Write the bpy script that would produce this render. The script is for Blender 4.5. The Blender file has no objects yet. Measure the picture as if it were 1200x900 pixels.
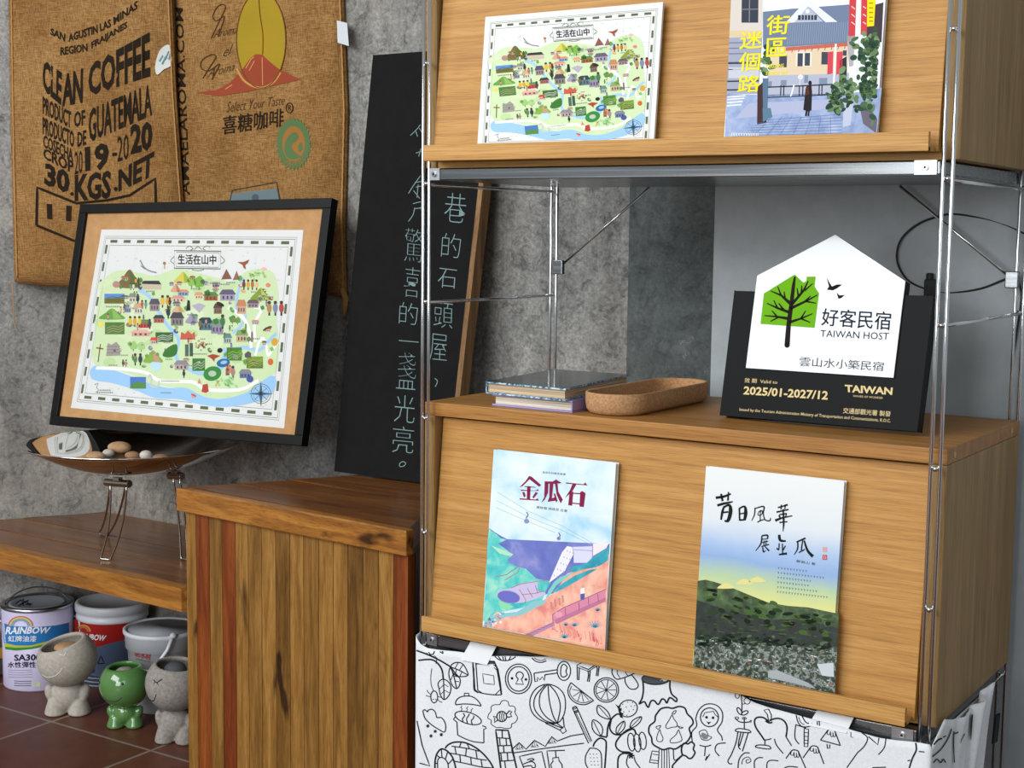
import bpy, bmesh, math, random
from mathutils import Vector, Matrix
from mathutils.geometry import tessellate_polygon
random.seed(7)
SC = bpy.context.scene
COL = SC.collection
# ------------------------------------------------------------------ camera, light, exposure
FZ = 0.87                      # height of the lower cabinet top above the floor
F_PX = 1701.576
RC = ((0.836824924, 0.547354872, 0.011255663), (0.067184944, -0.082268466, -0.994343041), (-0.543332522, 0.832847251, -0.105618309))
CAM = Vector((1.408, -1.899, 0.2836 + FZ))
cam = bpy.data.cameras.new('camera'); camo = bpy.data.objects.new('camera', cam); COL.objects.link(camo)
cam.sensor_width = 36; cam.sensor_fit = 'HORIZONTAL'; cam.lens = F_PX / 1200 * 36; cam.clip_start = .05
camo.matrix_world = Matrix.Translation(CAM) @ Matrix(((RC[0][0], -RC[1][0], -RC[2][0]), (RC[0][1], -RC[1][1], -RC[2][1]), (RC[0][2], -RC[1][2], -RC[2][2]))).to_4x4()
SC.camera = camo
SC.view_settings.view_transform = 'Standard'; SC.view_settings.look = 'None'
SC.view_settings.gamma = 1; SC.view_settings.use_curve_mapping = False
SC.view_settings.exposure = -0.10
W = bpy.data.worlds.new('world'); SC.world = W; W.use_nodes = True
bg = W.node_tree.nodes['Background']; bg.inputs[0].default_value = (.90, .96, 1.0, 1); bg.inputs[1].default_value = 0.36
def area_light(name, loc, target, sx, sy, power, colour):
    l = bpy.data.lights.new(name, 'AREA'); l.shape = 'RECTANGLE'; l.size = sx; l.size_y = sy; l.energy = power; l.color = colour
    o = bpy.data.objects.new(name, l); COL.objects.link(o); o.location = loc
    o.rotation_euler = (Vector(target) - Vector(loc)).to_track_quat('-Z', 'Y').to_euler()
    return o
area_light('window_daylight', (-1.5, -3.3, 2.9), (-.2, .4, .9), 3.0, 1.7, 135, (.96, .98, 1.0))
area_light('front_fill_light', (.3, -4.4, 1.7), (-.6, .4, .8), 1.8, 1.8, 80, (.98, .99, 1.0))  # added fill lamp from the front to lift the left wall, no real opening
area_light('side_fill_light', (2.5, -3.6, 2.4), (.3, .3, .8), 1.4, 1.6, 18, (.97, .99, 1.0))  # weak fill lamp added on the right, not an actual window

# ------------------------------------------------------------------ helpers
def ray(x, y):
    a, b = (x - 600) / F_PX, (y - 450) / F_PX
    return Vector([a * RC[0][i] + b * RC[1][i] + RC[2][i] for i in range(3)])
def onp(x, y, n, q):
    d = ray(x, y); n = Vector(n); return CAM + d * (n.dot(Vector(q) - CAM) / n.dot(d))
def onz(x, y, z): return onp(x, y, (0, 0, 1), (0, 0, z))
def ony(x, y, Y): return onp(x, y, (0, 1, 0), (0, Y, 0))
def onx(x, y, X): return onp(x, y, (1, 0, 0), (X, 0, 0))
def lin(h):
    h = h.lstrip('#'); out = []
    for i in (0, 2, 4):
        c = int(h[i:i + 2], 16) / 255; out.append(c / 12.92 if c <= .04045 else ((c + .055) / 1.055) ** 2.4)
    return (*out, 1)
MATS = {}
def newmat(name):
    m = bpy.data.materials.new(name); m.use_nodes = True
    nt = m.node_tree; return m, nt, nt.nodes['Principled BSDF']
def plain(name, hexc, rough=.5, metal=0.0, spec=.5, coat=0):
    if name in MATS: return MATS[name]
    m, nt, b = newmat(name); b.inputs['Base Color'].default_value = lin(hexc); b.inputs['Roughness'].default_value = rough
    b.inputs['Metallic'].default_value = metal; b.inputs['Specular IOR Level'].default_value = spec
    if coat: b.inputs['Coat Weight'].default_value = coat; b.inputs['Coat Roughness'].default_value = .08
    MATS[name] = m; return m
def ink(hexc): return plain('ink_' + hexc, hexc, .8, 0, .15)
def nd(nt, t, **k):
    n = nt.nodes.new(t)
    for a, v in k.items():
        if a.startswith('i_'): n.inputs[a[2:].replace('_', ' ')].default_value = v
        else: setattr(n, a, v)
    return n
def mapping(nt, scale, rot=(0, 0, 0), loc=(0, 0, 0)):
    tc = nd(nt, 'ShaderNodeTexCoord'); mp = nd(nt, 'ShaderNodeMapping')
    mp.inputs['Scale'].default_value = scale; mp.inputs['Rotation'].default_value = rot; mp.inputs['Location'].default_value = loc
    nt.links.new(tc.outputs['Object'], mp.inputs['Vector']); return mp
def noise(nt, vec, scale, detail=6, rough=.6, dist=0):
    n = nd(nt, 'ShaderNodeTexNoise'); n.inputs['Scale'].default_value = scale; n.inputs['Detail'].default_value = detail
    n.inputs['Roughness'].default_value = rough; n.inputs['Distortion'].default_value = dist
    nt.links.new(vec.outputs[0], n.inputs['Vector']); return n
def ramp(nt, fac, stops):
    r = nd(nt, 'ShaderNodeValToRGB'); e = r.color_ramp.elements
    while len(e) < len(stops): e.new(.5)
    for i, (p, c) in enumerate(stops): e[i].position = p; e[i].color = lin(c) if isinstance(c, str) else c
    nt.links.new(fac, r.inputs[0]); return r
def mix(nt, a, b, fac, mode='MIX'):
    m = nd(nt, 'ShaderNodeMix', data_type='RGBA', blend_type=mode)
    if isinstance(fac, float): m.inputs[0].default_value = fac
    else: nt.links.new(fac, m.inputs[0])
    for k, s in ((6, a), (7, b)):
        if isinstance(s, str): m.inputs[k].default_value = lin(s)
        else: nt.links.new(s, m.inputs[k])
    return m.outputs[2]
def bump(nt, b, h, strength, dist=.002):
    n = nd(nt, 'ShaderNodeBump'); n.inputs['Strength'].default_value = strength; n.inputs['Distance'].default_value = dist
    nt.links.new(h, n.inputs['Height']); nt.links.new(n.outputs[0], b.inputs['Normal'])
def wood(name, dark, mid, light, axis, along=1.6, across=26, rough=.5, knots=False, seed=0, coat=0, spec=.4):
    if name in MATS: return MATS[name]
    m, nt, b = newmat(name)
    sc = [across] * 3; sc[axis] = along
    mp = mapping(nt, sc, loc=(seed * 3.7, seed * 1.3, seed * 2.1))
    n1 = noise(nt, mp, 1.0, 5, .62, .9)
    r1 = ramp(nt, n1.outputs['Fac'], [(.28, dark), (.5, mid), (.72, light)])
    sc2 = [across * 11] * 3; sc2[axis] = along * 7
    mp2 = mapping(nt, sc2); n2 = noise(nt, mp2, 1.0, 3, .6, .2)
    r2 = ramp(nt, n2.outputs['Fac'], [(.33, '#a89a88'), (.52, '#ffffff')])
    c = mix(nt, r1.outputs[0], r2.outputs[0], .55, 'MULTIPLY')
    if knots:
        sc3 = [9] * 3; sc3[axis] = 2.2
        mp3 = mapping(nt, sc3, loc=(seed, seed * 2, seed * 3)); n3 = noise(nt, mp3, 1.3, 3, .5, 1.2)
        r3 = ramp(nt, n3.outputs['Fac'], [(.29, '#3a2410'), (.36, '#ffffff')])
        c = mix(nt, c, r3.outputs[0], .85, 'MULTIPLY')
    nt.links.new(c, b.inputs['Base Color']); b.inputs['Roughness'].default_value = rough
    b.inputs['Specular IOR Level'].default_value = spec
    if coat: b.inputs['Coat Weight'].default_value = coat; b.inputs['Coat Roughness'].default_value = .18
    bump(nt, b, n2.outputs['Fac'], .12, .001)
    MATS[name] = m; return m
def concrete(name, dark, mid, light, warm, grain=1.0):
    if name in MATS: return MATS[name]
    m, nt, b = newmat(name); mp = mapping(nt, (1, 1, 1))
    n1 = noise(nt, mp, 3.2, 12, .74, .8); n2 = noise(nt, mp, 120, 6, .8); n3 = noise(nt, mp, 1.1, 3, .5, .6); n4 = noise(nt, mp, 26, 6, .8, 1.0); n5 = noise(nt, mapping(nt, (5, 5, .9)), 1.5, 5, .7, .6)
    r1 = ramp(nt, n1.outputs['Fac'], [(.34, dark), (.5, mid), (.66, light)])
    r2 = ramp(nt, n2.outputs['Fac'], [(.34, '#4c4c4a'), (.5, '#c0c0be'), (.64, '#ffffff')])
    c = mix(nt, r1.outputs[0], r2.outputs[0], .62 * grain, 'MULTIPLY')
    r3 = ramp(nt, n3.outputs['Fac'], [(.4, '#000000'), (.62, '#ffffff')])
    c2 = mix(nt, c, warm, .30); c = mix(nt, c, c2, r3.outputs[0])
    r4 = ramp(nt, n4.outputs['Fac'], [(.36, '#4a4b4e'), (.50, '#ffffff')]); c = mix(nt, c, r4.outputs[0], .55 * grain, 'MULTIPLY')
    r5 = ramp(nt, n5.outputs['Fac'], [(.35, '#8c8c8c'), (.6, '#ffffff')]); c = mix(nt, c, r5.outputs[0], .5, 'MULTIPLY')
    r6 = ramp(nt, n4.outputs['Fac'], [(.62, '#000000'), (.72, '#ffffff')]); c = mix(nt, c, '#c4c2bb', mix(nt, '#000000', r6.outputs[0], .45))
    nt.links.new(c, b.inputs['Base Color']); b.inputs['Roughness'].default_value = .85; b.inputs['Specular IOR Level'].default_value = .25
    bump(nt, b, n4.outputs['Fac'], .3, .004)
    MATS[name] = m; return m
def steel(name, hexc='#c9ccce', rough=.16, brushed=None):
    if name in MATS: return MATS[name]
    m, nt, b = newmat(name); b.inputs['Base Color'].default_value = lin(hexc); b.inputs['Metallic'].default_value = 1; b.inputs['Roughness'].default_value = rough
    if brushed is not None:
        s = [160] * 3; s[brushed] = 2; n = noise(nt, mapping(nt, s), 1, 2); r = ramp(nt, n.outputs['Fac'], [(.3, (rough * .7,) * 3 + (1,)), (.7, (rough * 1.4,) * 3 + (1,))])
        nt.links.new(r.outputs[0], b.inputs['Roughness'])
    MATS[name] = m; return m
def speckle(name, a, b_, scale, rough=.8, bumpy=.2):
    if name in MATS: return MATS[name]
    m, nt, b = newmat(name); mp = mapping(nt, (1, 1, 1)); n = noise(nt, mp, scale, 4, .7)
    r = ramp(nt, n.outputs['Fac'], [(.35, a), (.65, b_)]); nt.links.new(r.outputs[0], b.inputs['Base Color']); b.inputs['Roughness'].default_value = rough
    b.inputs['Specular IOR Level'].default_value = .3
    bump(nt, b, n.outputs['Fac'], bumpy, .002); MATS[name] = m; return m
def burlap(name, seed):
    m, nt, b = newmat(name)
    w1 = noise(nt, mapping(nt, (620, 620, 60), loc=(seed, 0, 0)), 1, 2, .5); w2 = noise(nt, mapping(nt, (60, 60, 620), loc=(0, seed, 0)), 1, 2, .5)
    n1 = noise(nt, mapping(nt, (1, 1, 1), loc=(seed, seed, 0)), 5, 5, .6)
    wv = nd(nt, 'ShaderNodeMath', operation='ADD'); nt.links.new(w1.outputs['Fac'], wv.inputs[0]); nt.links.new(w2.outputs['Fac'], wv.inputs[1])
    r = ramp(nt, wv.outputs[0], [(.38, '#846138'), (.5, '#a57d4c'), (.6, '#b8925e')])
    hv = nd(nt, 'ShaderNodeMath', operation='MULTIPLY'); nt.links.new(wv.outputs[0], hv.inputs[0]); hv.inputs[1].default_value = .5
    nt.links.new(hv.outputs[0], r.inputs[0])
    r2 = ramp(nt, n1.outputs['Fac'], [(.3, '#b8a48c'), (.7, '#ffffff')])
    nt.links.new(mix(nt, r.outputs[0], r2.outputs[0], .7, 'MULTIPLY'), b.inputs['Base Color'])
    b.inputs['Roughness'].default_value = .95; b.inputs['Specular IOR Level'].default_value = .1
    bump(nt, b, wv.outputs[0], .5, .003); return m
def glass_mat():
    m, nt, b = newmat('picture_glass'); nt.nodes.remove(b)
    t = nd(nt, 'ShaderNodeBsdfTransparent'); g = nd(nt, 'ShaderNodeBsdfGlossy'); g.inputs['Roughness'].default_value = .02
    fr = nd(nt, 'ShaderNodeFresnel'); fr.inputs[0].default_value = 1.45; mx = nd(nt, 'ShaderNodeMixShader')
    ge = nd(nt, 'ShaderNodeNewGeometry'); iv = nd(nt, 'ShaderNodeMath', operation='SUBTRACT'); iv.inputs[0].default_value = 1; nt.links.new(ge.outputs['Backfacing'], iv.inputs[1])
    ml = nd(nt, 'ShaderNodeMath', operation='MULTIPLY'); nt.links.new(fr.outputs[0], ml.inputs[0]); nt.links.new(iv.outputs[0], ml.inputs[1])
    nt.links.new(ml.outputs[0], mx.inputs[0]); nt.links.new(t.outputs[0], mx.inputs[1]); nt.links.new(g.outputs[0], mx.inputs[2])
    nt.links.new(mx.outputs[0], nt.nodes['Material Output'].inputs[0]); return m

def thing(name, label, cat, loc, group=None, rotz=0):
    o = bpy.data.objects.new(name, None); COL.objects.link(o); o.location = loc; o.empty_display_size = .05
    o['label'] = label; o['category'] = cat
    if group: o['group'] = group
    return o
def tag(o, label, cat, group=None):
    o['label'] = label; o['category'] = cat
    if group: o['group'] = group
    return o
class MB:
    def __init__(s): s.v = []; s.f = []; s.mi = []; s.mats = []
    def m(s, mat):
        if mat not in s.mats: s.mats.append(mat)
        return s.mats.index(mat)
    def add(s, vs, fs, mat):
        o = len(s.v); k = s.m(mat); s.v += [Vector(v) for v in vs]
        for f in fs: s.f.append([o + i for i in f]); s.mi.append(k)
    def box(s, lo, hi, mat):
        (a, b, c), (d, e, g) = lo, hi
        s.add([(a, b, c), (d, b, c), (d, e, c), (a, e, c), (a, b, g), (d, b, g), (d, e, g), (a, e, g)],
              [(0, 3, 2, 1), (4, 5, 6, 7), (0, 1, 5, 4), (1, 2, 6, 5), (2, 3, 7, 6), (3, 0, 4, 7)], mat)
    def hexa(s, c8, mat):       # bottom four, top four, both counter-clockwise from above
        s.add(c8, [(0, 3, 2, 1), (4, 5, 6, 7), (0, 1, 5, 4), (1, 2, 6, 5), (2, 3, 7, 6), (3, 0, 4, 7)], mat)
    def slab(s, o, a, u, n, w, h, t, mat):   # rectangle o..a*w..u*h, extruded t along n
        o, a, u, n = map(Vector, (o, a, u, n)); c = [o, o + a * w, o + a * w + u * h, o + u * h]
        s.hexa(c + [p + n * t for p in c], mat)
    def prism(s, poly, ext, mat):
        n = len(poly); ext = Vector(ext); p = [Vector(q) for q in poly]
        tri = tessellate_polygon([p])
        s.add(p + [q + ext for q in p], [list(t) for t in tri] + [[n + i for i in reversed(t)] for t in tri] + [(i, (i + 1) % n, n + (i + 1) % n, n + i) for i in range(n)], mat)
    def tube(s, pts, r, mat, seg=10, closed=False):
        pts = [Vector(p) for p in pts]; n = len(pts); rings = []; prev = None
        for i, p in enumerate(pts):
            if closed: t = pts[(i + 1) % n] - pts[i - 1]
            else: t = pts[min(i + 1, n - 1)] - pts[max(i - 1, 0)]
            t.normalize()
            if prev is None: prev = t.cross(Vector((0, 0, 1)) if abs(t.z) < .9 else Vector((1, 0, 0)))
            prev = (prev - t * prev.dot(t)).normalized(); b = t.cross(prev)
            rr = r[i] if isinstance(r, (list, tuple)) else r
            rings.append([p + (prev * math.cos(2 * math.pi * k / seg) + b * math.sin(2 * math.pi * k / seg)) * rr for k in range(seg)])
        vs = [v for q in rings for v in q]; fs = []
        for i in range(n if closed else n - 1):
            j = (i + 1) % n
            for k in range(seg): fs.append((i * seg + k, i * seg + (k + 1) % seg, j * seg + (k + 1) % seg, j * seg + k))
        if not closed: fs += [tuple(range(seg))[::-1], tuple((n - 1) * seg + k for k in range(seg))]
        s.add(vs, fs, mat)
    def lathe(s, prof, c, mat, seg=48, M=None):
        c = Vector(c); vs = []; fs = []; n = len(prof)
        for r, z in prof:
            for k in range(seg):
                v = Vector((r * math.cos(2 * math.pi * k / seg), r * math.sin(2 * math.pi * k / seg), z)); vs.append(c + (M @ v if M else v))
        for i in range(n - 1):
            for k in range(seg): fs.append((i * seg + k, i * seg + (k + 1) % seg, (i + 1) * seg + (k + 1) % seg, (i + 1) * seg + k))
        if prof[0][0] > 1e-6: fs.append(tuple(range(seg))[::-1])
        if prof[-1][0] > 1e-6: fs.append(tuple((n - 1) * seg + k for k in range(seg)))
        s.add(vs, fs, mat)
    def ball(s, c, r, mat, M=None, u=20, w=14):
        c = Vector(c); r = Vector(r if isinstance(r, (list, tuple)) else (r, r, r)); vs = []; fs = []
        for i in range(w + 1):
            a = math.pi * i / w
            for k in range(u):
                v = Vector((r.x * math.sin(a) * math.cos(2 * math.pi * k / u), r.y * math.sin(a) * math.sin(2 * math.pi * k / u), -r.z * math.cos(a))); vs.append(c + (M @ v if M else v))
        for i in range(w):
            for k in range(u): fs.append((i * u + k, i * u + (k + 1) % u, (i + 1) * u + (k + 1) % u, (i + 1) * u + k))
        s.add(vs, fs, mat)
    def build(s, name, parent=None, smooth=False, bevel=0, weld=False, seg=2):
        off = parent_world(parent); me = bpy.data.meshes.new(name)
        me.from_pydata([v - off for v in s.v], [], s.f)
        for mt in s.mats: me.materials.append(mt)
        for p, k in zip(me.polygons, s.mi): p.material_index = k; p.use_smooth = smooth
        if weld:
            b = bmesh.new(); b.from_mesh(me); bmesh.ops.remove_doubles(b, verts=b.verts, dist=1e-5)
            bmesh.ops.recalc_face_normals(b, faces=b.faces); b.to_mesh(me); b.free()
        me.update(); o = bpy.data.objects.new(name, me); COL.objects.link(o)
        if parent: o.parent = parent
        else: pass
        if bevel:
            md = o.modifiers.new('edge', 'BEVEL'); md.width = bevel; md.segments = seg; md.limit_method = 'ANGLE'; md.angle_limit = math.radians(40)
        return o
def parent_world(p):
    off = Vector((0, 0, 0))
    while p is not None: off = off + p.location; p = p.parent
    return off
def structure(name, mb, **k):
    o = mb.build(name, None, **k); o['kind'] = 'structure'; return o

# ---- printed artwork: flat ink laid on a real surface
TXT = {}
def text_mesh(s, bold, shear):
    key = (s, bold, shear)
    if key in TXT: return TXT[key]
    cu = bpy.data.curves.new('lettering', 'FONT'); cu.body = s; cu.offset = bold; cu.shear = shear; cu.resolution_u = 2
    o = bpy.data.objects.new('lettering', cu); COL.objects.link(o)
    me = o.evaluated_get(bpy.context.evaluated_depsgraph_get()).to_mesh()
    vs = [(v.co.x, v.co.y) for v in me.vertices]; fs = [list(p.vertices) for p in me.polygons]
    o.evaluated_get(bpy.context.evaluated_depsgraph_get()).to_mesh_clear()
    bpy.data.objects.remove(o); bpy.data.curves.remove(cu)
    if not vs: vs, fs = [(0, 0), (1, 0), (1, 1), (0, 1)], []
    x0 = min(v[0] for v in vs); x1 = max(v[0] for v in vs); y0 = min(v[1] for v in vs); y1 = max(v[1] for v in vs)
    TXT[key] = ([((x - x0) / max(x1 - x0, 1e-6), (y - y0) / max(y1 - y0, 1e-6)) for x, y in vs], fs); return TXT[key]
def cr(pts, closed=False, k=5):
    n = len(pts)
    if n < 3: return list(pts)
    out = []
    for i in range(n if closed else n - 1):
        p = [pts[(i + j) % n] if closed else pts[min(max(i + j, 0), n - 1)] for j in (-1, 0, 1, 2)]
        for q in range(k):
            t = q / k
            out.append(tuple(.5 * (2 * p[1][d] + (p[2][d] - p[0][d]) * t + (2 * p[0][d] - 5 * p[1][d] + 4 * p[2][d] - p[3][d]) * t * t + (3 * p[1][d] - p[0][d] - 3 * p[2][d] + p[3][d]) * t ** 3) for d in range(len(p[0]))))
    if not closed: out.append(tuple(pts[-1]))
    return out
def ell(cx, cy, rx, ry, rot=0, n=20):
    c, s = math.cos(math.radians(rot)), math.sin(math.radians(rot))
    return [(cx + rx * math.cos(t) * c - ry * math.sin(t) * s, cy + rx * math.cos(t) * s + ry * math.sin(t) * c) for t in [2 * math.pi * i / n for i in range(n)]]
def clip(poly, keep):          # keep: list of (nx, ny, c), keeps nx*x+ny*y>=c
    for nx, ny, c in keep:
        out = []
        for i in range(len(poly)):
            a, b = poly[i - 1], poly[i]; da = nx * a[0] + ny * a[1] - c; db = nx * b[0] + ny * b[1] - c
            if (da >= 0) != (db >= 0): t = da / (da - db); out.append((a[0] + (b[0] - a[0]) * t, a[1] + (b[1] - a[1]) * t))
            if db >= 0: out.append(b)
        poly = out
        if not poly: break
    return poly
class Art:
    """ink shapes given in 2D on surf(x, y, height) -> point"""
    def __init__(s, surf, step=1e-4, base=3e-4): s.mb = MB(); s.surf = surf; s.step = step; s.base = base; s.T = (0, 0, 1); s.res = None; s.grid = None
    def crop(s, x0, y0, k): s.T = (x0, y0, k); return s
    def t(s, p): return (s.T[0] + p[0] / s.T[2], s.T[1] + p[1] / s.T[2])
    def p3(s, p, L): return s.surf(p[0], p[1], s.base + s.step * L)
    def poly(s, pts, col, L=0):
        q = [s.t(p) for p in pts]
        if s.grid:
            g = s.grid; x0, x1 = min(p[0] for p in q), max(p[0] for p in q); y0, y1 = min(p[1] for p in q), max(p[1] for p in q)
            for t3 in tessellate_polygon([[Vector((a, b, 0)) for a, b in q]]):
                tri = [q[i] for i in t3]; tx = [p[0] for p in tri]; ty = [p[1] for p in tri]
                for i in range(int(min(tx) // g), int(max(tx) // g) + 1):
                    for j in range(int(min(ty) // g), int(max(ty) // g) + 1):
                        c = clip(tri, [(1, 0, i * g), (-1, 0, -(i + 1) * g), (0, 1, j * g), (0, -1, -(j + 1) * g)])
                        if len(c) >= 3: s.mb.add([s.p3(p, L) for p in c], [list(range(len(c)))], ink(col) if isinstance(col, str) else col)
            return
        tri = tessellate_polygon([[Vector((a, b, 0)) for a, b in q]])
        s.mb.add([s.p3(p, L) for p in q], [list(t) for t in tri], ink(col) if isinstance(col, str) else col)
    def spoly(s, pts, col, L=0): s.poly(cr(pts, True), col, L)
    def rect(s, x0, y0, x1, y1, col, L=0): s.poly([(x0, y0), (x1, y0), (x1, y1), (x0, y1)], col, L)
    def strip(s, top, bot, col, L=0, n=24):
        def rs(pl):
            ln = [0]
            for a, b in zip(pl, pl[1:]): ln.append(ln[-1] + math.dist(a, b))
            out = []
            for i in range(n + 1):
                d = ln[-1] * i / n; k = 0
                while k < len(pl) - 2 and ln[k + 1] < d: k += 1
                f = (d - ln[k]) / max(ln[k + 1] - ln[k], 1e-9); out.append((pl[k][0] + (pl[k + 1][0] - pl[k][0]) * f, pl[k][1] + (pl[k + 1][1] - pl[k][1]) * f))
            return out
        a = rs([s.t(p) for p in top]); b = rs([s.t(p) for p in bot]); m = 6; vs = []; fs = []
        for j in range(m + 1):
            for i in range(n + 1): f = j / m; vs.append(s.p3((a[i][0] * (1 - f) + b[i][0] * f, a[i][1] * (1 - f) + b[i][1] * f), L))
        for j in range(m):
            for i in range(n): fs.append((j * (n + 1) + i, j * (n + 1) + i + 1, (j + 1) * (n + 1) + i + 1, (j + 1) * (n + 1) + i))
        s.mb.add(vs, fs, ink(col) if isinstance(col, str) else col)
    def line(s, pts, col, w, L=0, closed=False, smooth=False):
        if smooth: pts = cr(pts, closed, 4)
        q = [s.t(p) + ((p[2] if len(p) > 2 else w) / s.T[2],) for p in pts]
        if s.res:
            r = []
            for a, b in zip(q, q[1:] + ([q[0]] if closed else [])):
                k = max(1, int(math.dist(a[:2], b[:2]) / s.res)); r += [tuple(a[i] + (b[i] - a[i]) * j / k for i in range(3)) for j in range(k)]
            if not closed: r.append(q[-1])
            q = r
        q = [p for i, p in enumerate(q) if i == 0 or math.dist(p[:2], q[i - 1][:2]) > 1e-6]
        n = len(q)
        if n < 2: return
        vs = []; fs = []
        for i in range(n):
            a = q[i - 1] if (closed or i > 0) else q[i]; b = q[(i + 1) % n] if (closed or i < n - 1) else q[i]
            dx, dy = b[0] - a[0], b[1] - a[1]; l = math.hypot(dx, dy) or 1; nx, ny = -dy / l, dx / l; h = q[i][2] / 2
            vs += [s.p3((q[i][0] + nx * h, q[i][1] + ny * h), L), s.p3((q[i][0] - nx * h, q[i][1] - ny * h), L)]
        for i in range(n if closed else n - 1): j = (i + 1) % n; fs.append((2 * i, 2 * j, 2 * j + 1, 2 * i + 1))
        s.mb.add(vs, fs, ink(col) if isinstance(col, str) else col)
    def brush(s, pts, col, L=0, smooth=True): s.line(pts, col, 0, L, False, smooth)
    def dot(s, x, y, r, col, L=0): s.poly(ell(x, y, r, r, 0, 10), col, L)
    def text(s, st, quad, col, L=0, bold=0, shear=0):
        """quad: top-left, top-right, bottom-right, bottom-left of the lettering"""
        if bold > .004 and any(ord(ch) > 0x2e80 for ch in st):     # heavier strokes: the same glyphs printed with small shifts
            n_ = len(st); w = bold * .55
            ex = [(quad[1][i] - quad[0][i]) / n_ * w for i in (0, 1)]; ey = [(quad[3][i] - quad[0][i]) * w for i in (0, 1)]
            for ki, (kx, ky) in enumerate(((-1, 0), (1, 0), (0, -1), (0, 1), (-.7, -.7), (.7, -.7), (-.7, .7), (.7, .7))): s.text(st, [(p[0] + ex[0] * kx + ey[0] * ky, p[1] + ex[1] * kx + ey[1] * ky) for p in quad], col, L + .3 + .3 * ki, 0, shear)
        if bold > .004 and any(ord(ch) > 0x2e80 for ch in st): bold = 0
        vs, fs = text_mesh(st, bold, shear); tl, tr, br, bl = [s.t(p) for p in quad]
        out = []
        for u, v in vs:
            x = (tl[0] * (1 - u) + tr[0] * u) * v + (bl[0] * (1 - u) + br[0] * u) * (1 - v)
            y = (tl[1] * (1 - u) + tr[1] * u) * v + (bl[1] * (1 - u) + br[1] * u) * (1 - v); out.append(s.p3((x, y), L))
        s.mb.add(out, fs, ink(col) if isinstance(col, str) else col)
    def build(s, name, parent): return s.mb.build(name, parent)
def plane_surf(q, n):
    n = Vector(n).normalized(); q = Vector(q)
    return lambda x, y, h: onp(x, y, n, q + n * h)

# ------------------------------------------------------------------ materials
OAK = wood('oak_front', '#ab773a', '#bf8b45', '#ce9c58', 0, 2.6, 95, .55)
OAKE = wood('oak_edge', '#b27e3e', '#c6944e', '#d4a664', 0, 2.0, 80, .55, seed=2)
OAKS = wood('oak_side', '#8c6c3e', '#a0804e', '#b0905c', 2, 2.0, 45, .55, seed=3)
OAKT = wood('oak_top', '#96662f', '#ac783a', '#be8a4a', 0, 2.0, 50, .5, seed=4)
VARN = wood('varnished_edge', '#77491a', '#a06828', '#b98038', 0, 3.2, 34, .38, True, seed=5, coat=.25)
VTOP = wood('varnished_top', '#573214', '#7a4a22', '#92602f', 0, 2.4, 30, .33, seed=6, coat=.35)
PL = [wood('plank_honey', '#6e4c1e', '#95692e', '#ad8244', 2, 4.5, 60, .42, True, 1, .15), wood('plank_tan', '#624418', '#865e28', '#a0763a', 2, 4.2, 55, .42, True, 9, .15),
      wood('plank_umber', '#4e3512', '#75501f', '#926a30', 2, 4.6, 58, .42, True, 14, .15), wood('plank_red', '#4e1f08', '#7c3a12', '#9a5622', 2, 3.6, 50, .42, False, 21, .15)]
DARKW = plain('dark_varnish', '#2c120c', .3)
CONC = concrete('concrete_grey', '#8f908e', '#b0b0ac', '#d0cec8', '#b0a08a')
CONCW = concrete('concrete_left', '#9c9e9e', '#bcbdbb', '#d8d7d2', '#c0b29e')
CONCD = concrete('concrete_dark', '#555c5d', '#6c7474', '#868e8e', '#70706a', .7)
STEEL = steel('chrome_rod', '#dfe2e4', .13); SHEET = steel('steel_sheet', '#8c9092', .24, 0); POLISH = steel('polished_steel', '#d4d2cf', .045); WIRE = steel('wire_steel', '#b9b5ae', .16)
PAPER = plain('white_paper', '#e2e4e1', .6); BLACKP = plain('black_lacquer', '#070707', .5, 0, .25); BLACKM = plain('matt_black', '#090a0b', .5, 0, .12); RUBBER = plain('black_cable', '#0a0a0b', .5)

# ------------------------------------------------------------------ the room
def tile_mat():
    m, nt, b = newmat('terracotta_tiles'); mp = mapping(nt, (1, 1, 1), loc=(.95, -.27, 0))
    br = nd(nt, 'ShaderNodeTexBrick', offset=0.0, squash=1.0); nt.links.new(mp.outputs[0], br.inputs['Vector'])
    for k, v in (('Scale', 1.0), ('Mortar Size', .004), ('Brick Width', .33), ('Row Height', .33), ('Mortar Smooth', .1)): br.inputs[k].default_value = v
    br.inputs['Color1'].default_value = lin('#6a3c2a'); br.inputs['Color2'].default_value = lin('#5e3424'); br.inputs['Mortar'].default_value = lin('#8e8074')
    n = noise(nt, mp, 14, 5, .65); r = ramp(nt, n.outputs['Fac'], [(.3, '#b09a90'), (.7, '#ffffff')])
    nt.links.new(mix(nt, br.outputs[0], r.outputs[0], .6, 'MULTIPLY'), b.inputs['Base Color']); b.inputs['Roughness'].default_value = .45
    bump(nt, b, br.outputs['Fac'], -.3, .003); return m
mb = MB(); mb.box((-3.4, -5.0, -.08), (3.6, .9, 0), tile_mat()); structure('floor', mb)
YB = .668
mb = MB(); mb.box((-1.9, YB, 0), (1.2, YB + .12, 2.7), CONC); structure('wall_back', mb)
wd = Vector((-.5446, -.8387, 0)); wp = Vector((-1.528, .662, 0)); wn = Vector((-.8387, .5446, 0)); w0 = wp - wd * .05
mb = MB(); q = [w0, w0 + wd * 3.2, w0 + wd * 3.2 + wn * .12, w0 + wn * .12]; mb.prism(q, (0, 0, 2.7), CONCW); structure('wall_left', mb)
mb = MB(); mb.box((.018, YB - .018, 0), (.5, YB, 2.7), CONCD); structure('trim_1', mb)
mb = MB(); mb.box((.307, .43, 0), (2.6, .60, 2.7), speckle('grey_wall_paint', '#a4adb1', '#b0b8bb', 14, .5, .03)); structure('wall_right', mb)

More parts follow.
